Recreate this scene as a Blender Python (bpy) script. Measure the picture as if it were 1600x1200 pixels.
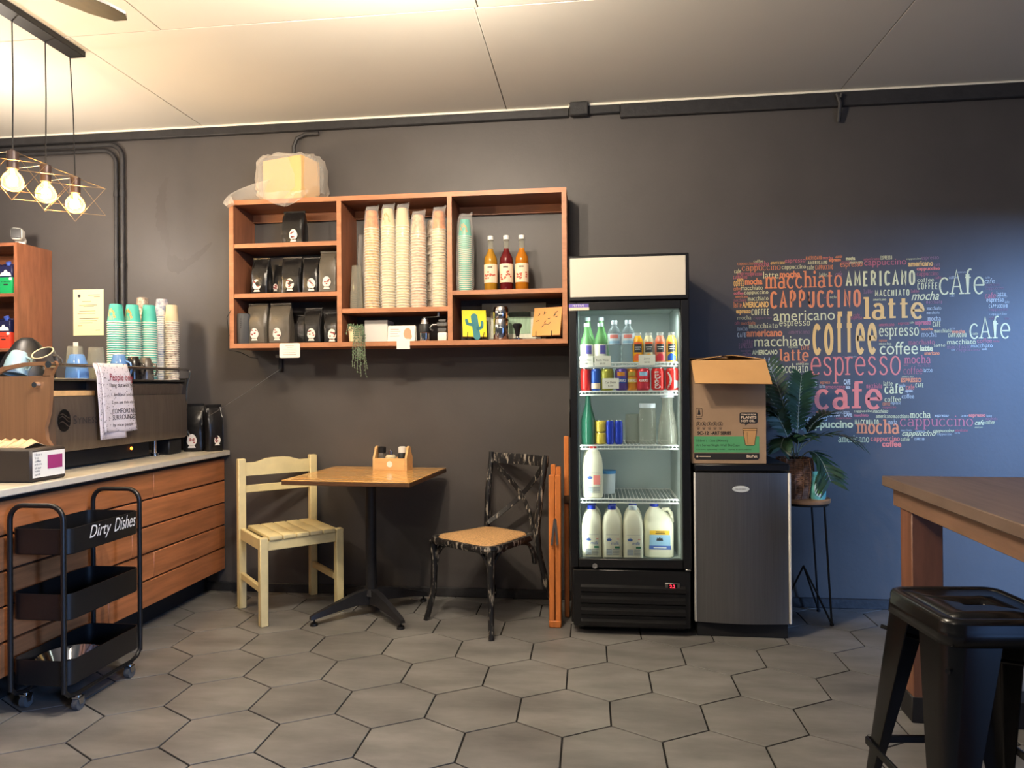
import bpy, bmesh, math, random
from mathutils import Matrix, Vector
from math import sin, cos, pi, radians

for o in list(bpy.data.objects):
    bpy.data.objects.remove(o, do_unlink=True)
SC = bpy.context.scene
COL = SC.collection
rnd = random.Random(7)

# ---------------------------------------------------------------- camera
cam = bpy.data.cameras.new('camera')
cam.sensor_fit = 'HORIZONTAL'
cam.sensor_width = 36.0
cam.lens = 36.0 * 1101.3 / 1600.0
cam.clip_start = 0.05
cam_o = bpy.data.objects.new('camera', cam)
COL.objects.link(cam_o)
YAW, PITCH, ROLL = 0.11602, 0.00482, 0.00796
_f = Vector((-sin(YAW) * cos(PITCH), cos(YAW) * cos(PITCH), sin(PITCH)))
_r = Vector((cos(YAW), sin(YAW), 0))
_d = _f.cross(_r)
_r2 = _r * cos(ROLL) + _d * sin(ROLL)
_d2 = _d * cos(ROLL) - _r * sin(ROLL)
_m = Matrix((_r2, -_d2, -_f)).transposed().to_4x4()
_m.translation = Vector((0, 0, 1.22))
cam_o.matrix_world = _m
SC.camera = cam_o

# ---------------------------------------------------------------- world, exposure, lights
SC.view_settings.view_transform = 'Standard'
SC.view_settings.look = 'None'
SC.view_settings.gamma = 1.0
SC.view_settings.use_curve_mapping = False
SC.view_settings.exposure = 0.24
wd = bpy.data.worlds.new('world')
SC.world = wd
wd.use_nodes = True
wd.node_tree.nodes['Background'].inputs[0].default_value = (0.9, 0.95, 1.0, 1)
wd.node_tree.nodes['Background'].inputs[1].default_value = 0.075


def lamp(name, kind, loc, energy, color, size=0.05, size_y=None, aim=None):
    l = bpy.data.lights.new(name, kind)
    l.energy = energy
    l.color = color
    if kind == 'AREA':
        l.shape = 'RECTANGLE' if size_y else 'SQUARE'
        l.size = size
        if size_y:
            l.size_y = size_y
    else:
        l.shadow_soft_size = size
    o = bpy.data.objects.new(name, l)
    COL.objects.link(o)
    o.location = loc
    if aim is not None:
        o.rotation_euler = (Vector(aim) - Vector(loc)).to_track_quat('-Z', 'Y').to_euler()
    return o


WARM = (1.0, 0.86, 0.69)
lamp('room_lamp', 'POINT', (-0.60, 0.25, 2.22), 24, WARM, 0.05)
lamp('ceiling_lamp', 'POINT', (-0.95, 2.10, 2.60), 74, WARM, 0.03)
lamp('ceiling_lamp', 'POINT', (-0.55, 2.25, 2.60), 74, WARM, 0.03)
lamp('left_wall_fill', 'POINT', (-3.10, 3.15, 2.15), 44, (1.0, 0.86, 0.72), 0.05)  # unseen fill light, added to brighten the left end of the back wall
lamp('window_daylight', 'AREA', (7.2, -3.2, 2.6), 1700, (0.25, 0.48, 1.0), 2.2, 1.6, (1.9, 3.9, 1.0))
lamp('window_daylight', 'AREA', (3.2, -1.1, 1.2), 24, (0.22, 0.44, 1.0), 1.7, 2.0, (1.7, 4.0, 0.9))
lamp('display_fridge_lamp', 'AREA', (0.17, 3.60, 1.585), 1.6, (0.93, 1.0, 0.96), 0.42, 0.05, (0.17, 3.78, 0.6))
for sx, ax in ((-0.066, 0.3), (0.404, 0.05)):
    lamp('display_fridge_lamp', 'AREA', (sx, 3.553, 0.98), 1.3, (0.93, 1.0, 0.96), 0.012, 1.15, (ax, 3.8, 0.98))

# ---------------------------------------------------------------- materials


def lin(c):
    c = c / 255.0
    return c / 12.92 if c <= 0.04045 else ((c + 0.055) / 1.055) ** 2.4


def rgb(c, k=1.0):
    return (min(1, lin(c[0]) * k), min(1, lin(c[1]) * k), min(1, lin(c[2]) * k), 1)


MATS = {}


def mat(name, col, rough=0.5, metal=0.0, spec=0.5, noise=None, stretch=(1, 1, 1), bump=None, island=0.0,
        emit=0.0, trans=0.0, ior=1.45, coat=0.0, col2=None, alpha=1.0):
    """noise=(scale, amount, detail); bump=(scale, strength)"""
    m = bpy.data.materials.new(name)
    m.use_nodes = True
    nt = m.node_tree
    b = nt.nodes['Principled BSDF']
    b.inputs['Roughness'].default_value = rough
    b.inputs['Metallic'].default_value = metal
    b.inputs['Specular IOR Level'].default_value = spec
    b.inputs['IOR'].default_value = ior
    b.inputs['Transmission Weight'].default_value = trans
    b.inputs['Coat Weight'].default_value = coat
    b.inputs['Alpha'].default_value = alpha
    b.inputs['Base Color'].default_value = rgb(col)
    co = None
    if noise or bump:
        tc = nt.nodes.new('ShaderNodeTexCoord')
        mp = nt.nodes.new('ShaderNodeMapping')
        mp.inputs['Scale'].default_value = stretch
        nt.links.new(tc.outputs['Object'], mp.inputs['Vector'])
        co = mp.outputs['Vector']
    src = None
    if noise:
        n = nt.nodes.new('ShaderNodeTexNoise')
        n.inputs['Scale'].default_value = noise[0]
        n.inputs['Detail'].default_value = noise[2] if len(noise) > 2 else 4
        n.inputs['Roughness'].default_value = 0.6
        nt.links.new(co, n.inputs['Vector'])
        r = nt.nodes.new('ShaderNodeValToRGB')
        a = noise[1]
        r.color_ramp.elements[0].position = 0.3
        r.color_ramp.elements[1].position = 0.7
        r.color_ramp.elements[0].color = rgb(col, 1 - a)
        r.color_ramp.elements[1].color = rgb(col2) if col2 else rgb(col, 1 + a)
        nt.links.new(n.outputs['Fac'], r.inputs['Fac'])
        src = r.outputs['Color']
    if island:
        g = nt.nodes.new('ShaderNodeNewGeometry')
        mr = nt.nodes.new('ShaderNodeMapRange')
        mr.inputs['To Min'].default_value = 1 - island
        mr.inputs['To Max'].default_value = 1 + island
        nt.links.new(g.outputs['Random Per Island'], mr.inputs['Value'])
        mx = nt.nodes.new('ShaderNodeMix')
        mx.data_type = 'RGBA'
        mx.blend_type = 'MULTIPLY'
        mx.inputs['Factor'].default_value = 1
        if src:
            nt.links.new(src, mx.inputs[6])
        else:
            mx.inputs[6].default_value = rgb(col)
        nt.links.new(mr.outputs['Result'], mx.inputs[7])
        src = mx.outputs[2]
    if src:
        nt.links.new(src, b.inputs['Base Color'])
    if bump:
        n2 = nt.nodes.new('ShaderNodeTexNoise')
        n2.inputs['Scale'].default_value = bump[0]
        n2.inputs['Detail'].default_value = 3
        nt.links.new(co, n2.inputs['Vector'])
        bp = nt.nodes.new('ShaderNodeBump')
        bp.inputs['Strength'].default_value = bump[1]
        bp.inputs['Distance'].default_value = 0.01
        nt.links.new(n2.outputs['Fac'], bp.inputs['Height'])
        nt.links.new(bp.outputs['Normal'], b.inputs['Normal'])
    if emit:
        b.inputs['Emission Color'].default_value = rgb(col)
        b.inputs['Emission Strength'].default_value = emit
    MATS[name] = m
    return m


def film(name, tint, clear, rough=0.1, body=None):
    """thin clear sheet: mostly see-through with a gloss on top"""
    m = bpy.data.materials.new(name)
    m.use_nodes = True
    nt = m.node_tree
    for n in list(nt.nodes):
        nt.nodes.remove(n)
    out = nt.nodes.new('ShaderNodeOutputMaterial')
    tr = nt.nodes.new('ShaderNodeBsdfTransparent')
    tr.inputs[0].default_value = rgb(tint)
    gl = nt.nodes.new('ShaderNodeBsdfPrincipled')
    gl.inputs['Base Color'].default_value = rgb(body or tint)
    gl.inputs['Roughness'].default_value = rough
    lw = nt.nodes.new('ShaderNodeLayerWeight')
    lw.inputs['Blend'].default_value = 0.25
    mr = nt.nodes.new('ShaderNodeMapRange')
    mr.inputs['To Min'].default_value = 1 - clear
    mr.inputs['To Max'].default_value = min(1, 1 - clear + 0.45)
    nt.links.new(lw.outputs['Facing'], mr.inputs['Value'])
    mx = nt.nodes.new('ShaderNodeMixShader')
    nt.links.new(mr.outputs['Result'], mx.inputs[0])
    nt.links.new(tr.outputs[0], mx.inputs[1])
    nt.links.new(gl.outputs[0], mx.inputs[2])
    nt.links.new(mx.outputs[0], out.inputs['Surface'])
    MATS[name] = m
    return m


mat('wall_paint', (76, 72, 70), 0.5, noise=(1.3, 0.14, 6), bump=(60, 0.04))
mat('wall_paint_patch', (72, 67, 65), 0.5, noise=(5.0, 0.10, 6))
mat('trim_paint', (46, 45, 46), 0.5, noise=(20, 0.2), bump=(40, 0.2))
mat('ceiling_paint', (205, 200, 190), 0.7, noise=(0.7, 0.04))
mat('bead_paint', (236, 230, 214), 0.6)
mat('gap_dark', (60, 56, 52), 0.9)
mat('tile', (111, 109, 106), 0.42, noise=(3.6, 0.32, 9), stretch=(0.7, 2.0, 1), island=0.13, bump=(26, 0.05))
mat('grout', (12, 11, 10), 0.95)
mat('pine_plank', (172, 108, 66), 0.42, noise=(4, 0.3, 7), stretch=(2, 0.55, 7), island=0.10)
mat('counter_top', (202, 193, 174), 0.35, noise=(30, 0.06))
mat('kick_dark', (26, 25, 25), 0.6)
mat('walnut', (134, 84, 58), 0.45, noise=(5, 0.26, 6), stretch=(1.0, 6, 8), island=0.05)
mat('walnut_up', (134, 84, 58), 0.45, noise=(5, 0.26, 6), stretch=(7, 6, 0.9), island=0.05)
mat('walnut_edge', (172, 116, 80), 0.45, noise=(6, 0.18, 5), stretch=(1.5, 6, 6))
mat('table_wood', (206, 156, 88), 0.22, noise=(4, 0.18, 6), stretch=(0.7, 7, 1), coat=0.4)
mat('ply_edge', (84, 56, 34), 0.5, noise=(20, 0.3), stretch=(1, 1, 18))
mat('caddy_wood', (220, 174, 116), 0.4, noise=(5, 0.14), stretch=(1, 5, 5))
mat('bar_top', (106, 88, 76), 0.5, noise=(4, 0.22, 7), stretch=(9, 0.8, 1))
mat('bar_wood', (120, 80, 60), 0.45, noise=(4, 0.25, 6), stretch=(6, 6, 0.8))
mat('bar_apron', (124, 94, 74), 0.45, noise=(4, 0.22, 6), stretch=(6, 0.8, 6))
mat('folding_wood', (196, 116, 58), 0.35, noise=(4, 0.2, 6), stretch=(6, 6, 0.8))
mat('round_wood', (190, 138, 92), 0.5, noise=(5, 0.2), stretch=(1, 6, 6))
mat('cream_paint', (226, 210, 158), 0.42, noise=(9, 0.10, 6), bump=(30, 0.08))
mat('worn_black', (24, 24, 25), 0.42, noise=(40, 0.1, 7), stretch=(1.5, 1.5, 0.32), bump=(40, 0.1))
_nt = MATS['worn_black'].node_tree
for _n in _nt.nodes:
    if _n.type == 'VALTORGB':
        _n.color_ramp.elements[0].position = 0.545
        _n.color_ramp.elements[1].position = 0.61
        _n.color_ramp.elements[0].color = rgb((22, 22, 24))
        _n.color_ramp.elements[1].color = rgb((150, 142, 130))
mat('cane', (204, 160, 108), 0.6, noise=(120, 0.25, 2), bump=(160, 0.5))
mat('black_metal', (20, 20, 21), 0.38, 0.0, 0.5)
mat('black_gloss', (12, 12, 13), 0.24, 0.0, 0.5)
mat('black_plastic', (22, 22, 23), 0.45)
mat('black_matte', (17, 17, 18), 0.7)
mat('charcoal_iron', (32, 32, 35), 0.4, noise=(40, 0.2))
mat('grey_fabric', (74, 76, 78), 0.8, bump=(200, 0.2))
mat('chrome', (205, 205, 205), 0.12, 1.0)
mat('steel', (150, 148, 144), 0.3, 1.0, noise=(3, 0.12), stretch=(40, 40, 1))
mat('fridge_steel', (122, 121, 119), 0.44, 0.88, noise=(3, 0.10), stretch=(50, 50, 1))
mat('copper_steel', (178, 134, 98), 0.40, 0.6, noise=(2, 0.12), stretch=(30, 30, 1))
mat('dark_steel', (112, 100, 88), 0.42, 0.65, noise=(2, 0.15), stretch=(30, 30, 1))
mat('white_plastic', (228, 226, 218), 0.4)
mat('white_panel', (206, 198, 182), 0.3)
mat('paper', (238, 234, 220), 0.8)
mat('paper_yellow', (240, 228, 172), 0.8)
mat('napkin', (214, 184, 140), 0.85, noise=(20, 0.1))
mat('box_dark', (52, 44, 38), 0.5)
mat('card_pink', (158, 52, 108), 0.6)
mat('ink', (48, 44, 46), 0.7)
mat('ink_red', (150, 44, 56), 0.7)
mat('ink_light', (226, 224, 218), 0.6)
mat('towel', (214, 206, 210), 0.9, bump=(150, 0.25))
mat('bag_black', (24, 23, 23), 0.3, bump=(22, 0.35))
mat('bag_grey', (84, 78, 68), 0.34, bump=(22, 0.3))
mat('badge', (232, 224, 212), 0.6)
mat('badge_red', (150, 62, 58), 0.6)
mat('cup_white', (226, 222, 206), 0.55)
mat('cup_teal', (72, 178, 160), 0.5, noise=(18, 0.08))
mat('cup_gold', (206, 166, 102), 0.5, noise=(90, 0.5, 2), stretch=(1, 1, 1))
mat('cup_cream', (214, 196, 156), 0.55)
mat('cup_pink', (214, 172, 140), 0.5, noise=(60, 0.3, 2))
mat('cup_orange', (208, 132, 76), 0.5, noise=(40, 0.35, 2))
mat('cup_blue', (98, 140, 190), 0.5, noise=(34, 0.5, 2), col2=(214, 206, 200))
mat('cup_brown', (138, 104, 78), 0.5, noise=(50, 0.6, 2), col2=(222, 206, 186))
mat('motif', (206, 158, 92), 0.6)
mat('mug_blue', (92, 132, 182), 0.2)
mat('mug_pale', (152, 186, 200), 0.2)
mat('mug_black', (30, 28, 27), 0.2)
mat('mug_grey', (86, 80, 72), 0.3)
mat('glaze_rim', (216, 200, 162), 0.3)
film('clear_glass', (244, 246, 240), 0.74, 0.05, (178, 174, 160))
film('door_glass', (244, 248, 248), 0.94, 0.03, (70, 76, 80))
film('film_wrap', (252, 250, 246), 0.90, 0.12)
film('bag_film', (250, 246, 238), 0.84, 0.18)
film('bulb_glass', (255, 226, 168), 0.82, 0.05)
film('water', (232, 240, 244), 0.74, 0.05, (150, 158, 160))
film('green_glass', (120, 178, 110), 0.45, 0.06)
film('green_dark_glass', (50, 110, 84), 0.35, 0.06)
mat('filament', (255, 214, 140), emit=60)
mat('bulb_core', (255, 236, 190), emit=14)
mat('led_red', (255, 40, 60), emit=5)
mat('led_orange', (255, 140, 40), emit=6)
mat('brass_wire', (128, 108, 84), 0.3, 1.0)
mat('socket', (66, 52, 48), 0.4, 0.3)
mat('fan_blade', (54, 50, 48), 0.5, noise=(5, 0.3), stretch=(6, 1, 1))
mat('carton_navy', (32, 32, 64), 0.4)
mat('carton_green', (30, 150, 84), 0.4)
mat('carton_red', (222, 70, 48), 0.4)
mat('cap_blue', (64, 88, 170), 0.4)
mat('cap_deep_blue', (26, 52, 170), 0.4)
mat('cap_red', (214, 44, 44), 0.4)
mat('cardboard', (196, 150, 96), 0.7, noise=(6, 0.05))
mat('cardboard_out', (162, 134, 106), 0.7, noise=(6, 0.06))
mat('box_in_bag', (216, 176, 118), 0.7)
mat('print_green', (86, 164, 110), 0.6)
mat('print_dark', (40, 38, 38), 0.6)
mat('syrup_gold', (196, 142, 40), 0.12, trans=0.35)
mat('syrup_red', (104, 22, 26), 0.12, trans=0.25)
mat('syrup_amber', (206, 126, 26), 0.12, trans=0.35)
mat('label_cream', (232, 208, 178), 0.6)
mat('label_mark', (186, 84, 62), 0.6)
mat('leaf', (34, 62, 38), 0.45, noise=(14, 0.35), island=0.2)
mat('leaf_pale', (104, 128, 96), 0.55, island=0.3)
mat('stem_pale', (150, 160, 140), 0.5)
mat('soil', (70, 52, 40), 0.95)
mat('pot_cream', (226, 208, 168), 0.5)
mat('wicker', (150, 112, 88), 0.7, noise=(60, 0.4, 2), stretch=(1, 1, 0.6), bump=(90, 0.6))
mat('paint_yellow', (232, 214, 20), 0.5, noise=(8, 0.12))
mat('paint_teal', (44, 120, 128), 0.55)
mat('paint_orange', (228, 176, 84), 0.5, noise=(5, 0.2), col2=(226, 148, 88))
mat('paint_dark', (52, 52, 36), 0.6)
mat('canvas_edge', (170, 122, 62), 0.6)
mat('frame_grey', (150, 152, 140), 0.5)
mat('mount_white', (224, 226, 206), 0.6, noise=(16, 0.06), stretch=(8, 1, 1))
mat('photo_green', (44, 66, 48), 0.4, noise=(30, 0.6))
mat('photo_pale', (150, 184, 150), 0.5, noise=(10, 0.2), stretch=(8, 1, 1))
mat('skin_print', (206, 150, 116), 0.7)
mat('fridge_black', (17, 17, 19), 0.36)
mat('fridge_liner', (178, 188, 184), 0.45)
mat('wire_white', (226, 226, 220), 0.35)
mat('milk', (236, 230, 204), 0.35, trans=0.0)
mat('milk_label', (206, 214, 220), 0.6)
mat('milk_blue', (78, 106, 176), 0.6)
mat('milk_pale_blue', (150, 188, 214), 0.6)
mat('milk_yellow', (236, 186, 50), 0.6)
mat('milk_pink', (226, 130, 120), 0.6)
mat('milk_green', (40, 120, 88), 0.6)
mat('juice_orange', (244, 168, 20), 0.2)
mat('juice_pale', (196, 186, 150), 0.2)
mat('juice_pink', (206, 120, 96), 0.2)
mat('juice_yellow', (222, 182, 70), 0.2)
mat('label_black', (44, 44, 46), 0.5)
mat('label_orange', (232, 96, 40), 0.5)
mat('can_red', (206, 40, 36), 0.28, 0.3)
mat('can_blue', (44, 84, 170), 0.28, 0.3)
mat('can_olive', (166, 160, 60), 0.28, 0.3)
mat('can_purple', (96, 70, 142), 0.28, 0.3)
mat('can_orange', (232, 146, 44), 0.28, 0.3)
mat('can_pink', (216, 60, 74), 0.28, 0.3)
mat('can_yellow', (212, 182, 70), 0.28, 0.3)
mat('can_deep_blue', (28, 56, 176), 0.3, 0.2)
mat('can_grey', (170, 172, 172), 0.3, 0.4)
mat('aluminium', (196, 196, 192), 0.25, 1.0)
mat('sticker_purple', (110, 96, 176), 0.5)
mat('pouch_aqua', (120, 206, 196), 0.25, noise=(12, 0.1))
mat('pouch_white', (220, 236, 226), 0.3)
mat('pouch_green', (130, 190, 80), 0.4)
mat('tub_white', (214, 222, 226), 0.4)
mat('lid_blue', (60, 130, 190), 0.4)
WORDCOL = {'O': (232, 138, 84), 'S': (230, 124, 104), 'Y': (238, 188, 104), 'C': (226, 218, 160), 'P': (196, 104, 110),
           'W': (196, 200, 194), 'M': (150, 104, 116)}
for _k, _c in WORDCOL.items():
    mat('vinyl_' + _k, _c, 0.5)

# ---------------------------------------------------------------- mesh builder
WM = {}


def V3(p):
    return Vector((p[0], p[1], p[2]))


class MB:
    def __init__(self):
        self.v, self.f, self.m = [], [], []
        self.X = None

    def add(self, verts, faces, m=0):
        k = len(self.v)
        if self.X is not None:
            verts = [self.X @ V3(p) for p in verts]
        self.v += [tuple(p) for p in verts]
        self.f += [tuple(i + k for i in f) for f in faces]
        self.m += [m] * len(faces)
        return self

    def box(self, x0, x1, y0, y1, z0, z1, bev=0.0, m=0, seg=1):
        if bev <= 0:
            v = [(x, y, z) for x in (x0, x1) for y in (y0, y1) for z in (z0, z1)]
            return self.add(v, [(0, 1, 3, 2), (4, 6, 7, 5), (0, 4, 5, 1), (2, 3, 7, 6), (0, 2, 6, 4), (1, 5, 7, 3)], m)
        bm = bmesh.new()
        bmesh.ops.create_cube(bm, size=1)
        for q in bm.verts:
            q.co = Vector(((x0 + x1) / 2 + q.co.x * (x1 - x0), (y0 + y1) / 2 + q.co.y * (y1 - y0), (z0 + z1) / 2 + q.co.z * (z1 - z0)))
        bmesh.ops.bevel(bm, geom=bm.edges[:], offset=bev, segments=seg, profile=0.5, affect='EDGES')
        bm.verts.index_update()
        self.add([q.co.copy() for q in bm.verts], [tuple(q.index for q in f.verts) for f in bm.faces], m)
        bm.free()
        return self

    def obox(self, p0, p1, w, h, up=(0, 0, 1), bev=0.0, m=0):
        """bar from p0 to p1, w wide across, h along up"""
        p0, p1 = V3(p0), V3(p1)
        d = p1 - p0
        L = d.length
        d.normalize()
        u = V3(up)
        u = (u - d * u.dot(d)).normalized()
        s = d.cross(u)
        M = Matrix((s, d, u)).transposed().to_4x4()
        M.translation = p0
        old = self.X
        self.X = M if old is None else old @ M
        self.box(-w / 2, w / 2, 0, L, -h / 2, h / 2, bev, m)
        self.X = old
        return self

    def ring(self, c, ax, r, n, ref=None):
        ax = V3(ax).normalized()
        a = ref if ref is not None else (Vector((0, 0, 1)) if abs(ax.z) < 0.9 else Vector((1, 0, 0)))
        u = (a - ax * a.dot(ax)).normalized()
        w = ax.cross(u)
        return [V3(c) + (u * cos(2 * pi * i / n) + w * sin(2 * pi * i / n)) * r for i in range(n)], u

    def loft(self, rings, cap0=True, cap1=True, m=0, closed=True):
        n = len(rings[0])
        v = [p for r in rings for p in r]
        f = []
        for k in range(len(rings) - 1):
            for i in range(n if closed else n - 1):
                j = (i + 1) % n
                f.append((k * n + i, k * n + j, (k + 1) * n + j, (k + 1) * n + i))
        if cap0:
            f.append(tuple(range(n - 1, -1, -1)))
        if cap1:
            f.append(tuple((len(rings) - 1) * n + i for i in range(n)))
        return self.add(v, f, m)

    def cyl(self, p0, p1, r0, r1=None, n=16, m=0):
        r1 = r0 if r1 is None else r1
        ax = V3(p1) - V3(p0)
        a, u = self.ring(p0, ax, r0, n)
        b, _ = self.ring(p1, ax, r1, n, u)
        return self.loft([a, b], m=m)

    def tube(self, path, r, n=8, m=0, closed=False):
        P = [V3(p) for p in path]
        rings, u = [], None
        N = len(P)
        for i, p in enumerate(P):
            if closed:
                t = P[(i + 1) % N] - P[i - 1]
            else:
                t = P[min(i + 1, N - 1)] - P[max(i - 1, 0)]
            rr = r[i] if isinstance(r, (list, tuple)) else r
            c, u = self.ring(p, t, rr, n, u)
            rings.append(c)
        if closed:
            rings.append(rings[0])
            return self.loft(rings, False, False, m)
        return self.loft(rings, True, True, m)

    def lathe(self, prof, c=(0, 0, 0), n=24, m=0, cap0=False, cap1=False, sx=1.0, sy=1.0):
        rings = [[(c[0] + r * sx * cos(2 * pi * i / n), c[1] + r * sy * sin(2 * pi * i / n), c[2] + z) for i in range(n)] for r, z in prof]
        return self.loft(rings, cap0, cap1, m)

    def prism(self, poly, axis, a0, a1, m=0):
        """polygon in the plane across axis: x -> (y,z), y -> (x,z), z -> (x,y)"""
        def P(q, a):
            return {'x': (a, q[0], q[1]), 'y': (q[0], a, q[1]), 'z': (q[0], q[1], a)}[axis]
        n = len(poly)
        v = [P(q, a0) for q in poly] + [P(q, a1) for q in poly]
        f = [tuple(range(n)), tuple(range(2 * n - 1, n - 1, -1))]
        for i in range(n):
            j = (i + 1) % n
            f.append((i, i + n, j + n, j))
        return self.add(v, f, m)

    def grid(self, P, m=0):
        r, c = len(P), len(P[0])
        v = [p for row in P for p in row]
        f = [(i * c + j, i * c + j + 1, (i + 1) * c + j + 1, (i + 1) * c + j) for i in range(r - 1) for j in range(c - 1)]
        return self.add(v, f, m)

    def ball(self, c, r, n=12, m=0, sz=1.0):
        k = n // 2
        prof = [(max(1e-4, r * sin(pi * i / k)), -r * cos(pi * i / k) * sz) for i in range(k + 1)]
        return self.lathe(prof, c, n, m)

    def torus(self, c, ax, R, r, n=24, k=8, m=0):
        pts, _ = self.ring(c, ax, R, n)
        return self.tube(pts, r, k, m, closed=True)

    def build(self, name, mats, parent=None, local=False, angle=38, smooth=True):
        me = bpy.data.meshes.new(name)
        vs = self.v
        if parent is not None and not local:
            inv = WM[parent.name].inverted()
            vs = [inv @ V3(p) for p in vs]
        me.from_pydata([tuple(p) for p in vs], [], self.f)
        if isinstance(mats, str):
            mats = [mats]
        for q in mats:
            me.materials.append(MATS[q])
        me.polygons.foreach_set('material_index', self.m)
        bm = bmesh.new()
        bm.from_mesh(me)
        bmesh.ops.recalc_face_normals(bm, faces=bm.faces[:])
        bm.to_mesh(me)
        bm.free()
        if smooth:
            me.polygons.foreach_set('use_smooth', [True] * len(me.polygons))
            me.set_sharp_from_angle(angle=radians(angle))
        o = bpy.data.objects.new(name, me)
        COL.objects.link(o)
        if parent is not None:
            o.parent = parent
            WM[o.name] = WM[parent.name].copy()
        else:
            WM[o.name] = Matrix.Identity(4)
        return o

    def solo(self, name, mats, label, cat, group=None, angle=38):
        """a thing that is one mesh, built in world space, origin at its base"""
        xs = [p[0] for p in self.v]
        ys = [p[1] for p in self.v]
        zs = [p[2] for p in self.v]
        c = Vector(((min(xs) + max(xs)) / 2, (min(ys) + max(ys)) / 2, min(zs)))
        self.v = [tuple(V3(p) - c) for p in self.v]
        o = self.build(name, mats, angle=angle)
        o.location = c
        WM[o.name] = Matrix.Translation(c)
        tag(o, label, cat, group)
        return o


def tag(o, label=None, cat=None, group=None, kind=None):
    if label:
        o['label'] = label
    if cat:
        o['category'] = cat
    if group:
        o['group'] = group
    if kind:
        o['kind'] = kind
    return o


def thing(name, label, cat, loc=(0, 0, 0), rz=0.0, group=None):
    o = bpy.data.objects.new(name, None)
    o.empty_display_size = 0.05
    COL.objects.link(o)
    o.location = loc
    o.rotation_euler = (0, 0, rz)
    WM[o.name] = Matrix.Translation(Vector(loc)) @ Matrix.Rotation(rz, 4, 'Z')
    return tag(o, label, cat, group)


def dup(o, loc=None, rz=None, label=None, group=None, parent=None):
    c = o.copy()
    COL.objects.link(c)
    if parent is not None:
        c.parent = parent
    if loc is not None:
        c.location = loc
    if rz is not None:
        c.rotation_euler = (0, 0, rz)
    if label:
        c['label'] = label
    if group:
        c['group'] = group
    WM[c.name] = WM[o.name].copy()
    for ch in list(o.children):
        dup(ch, parent=c)
    return c


def struct(name, mb, mats, angle=38):
    return tag(mb.build(name, mats, angle=angle), kind='structure')


# ---------------------------------------------------------------- lettering
_TX = {}


def glyph_mesh(text, bold=0.0, shear=0.0, sp=1.0):
    key = (text, bold, shear, sp)
    if key in _TX:
        return _TX[key]
    cu = bpy.data.curves.new('lettering', 'FONT')
    cu.body = text
    cu.offset = bold
    cu.shear = shear
    cu.space_character = sp
    cu.resolution_u = 3
    ob = bpy.data.objects.new('lettering', cu)
    COL.objects.link(ob)
    bpy.context.view_layer.update()
    dg = bpy.context.evaluated_depsgraph_get()
    me = bpy.data.meshes.new_from_object(ob.evaluated_get(dg))
    v = [(p.co.x, p.co.y) for p in me.vertices]
    f = [tuple(p.vertices) for p in me.polygons]
    bpy.data.objects.remove(ob, do_unlink=True)
    bpy.data.curves.remove(cu)
    bpy.data.meshes.remove(me)
    if not v:
        v, f = [(0, 0), (1, 0), (1, 1)], []
    x0, x1 = min(p[0] for p in v), max(p[0] for p in v)
    y0, y1 = min(p[1] for p in v), max(p[1] for p in v)
    w, h = max(1e-6, x1 - x0), max(1e-6, y1 - y0)
    r = ([((p[0] - x0) / w, (p[1] - y0) / h) for p in v], f, w / h)
    _TX[key] = r
    return r


def text(mb, s, o, u, v, h, w=None, m=0, bold=0.0, shear=0.0, sp=1.0, center=False, glyphs=None):
    """write s with its lower corner at o, along unit u, up unit v, h tall (w wide when given)"""
    V, F, asp = glyphs or glyph_mesh(s, bold, shear, sp)
    o, u, v = V3(o), V3(u), V3(v)
    w = w or h * asp
    if center:
        o = o - u * (w / 2)
    nn = u.cross(v)
    mb.add([o + u * (p[0] * w) + v * (p[1] * h) + nn * ((p[2] if len(p) > 2 else 0) * 0.00006) for p in V], F, m)
    return w


# pen-drawn letters (round condensed and slab styles): centre lines that a broad nib follows
def _arc(cx, cy, rx, ry, a0, a1, n=12):
    return [(cx + rx * cos(radians(a0 + (a1 - a0) * i / n)), cy + ry * sin(radians(a0 + (a1 - a0) * i / n))) for i in range(n + 1)]


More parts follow.
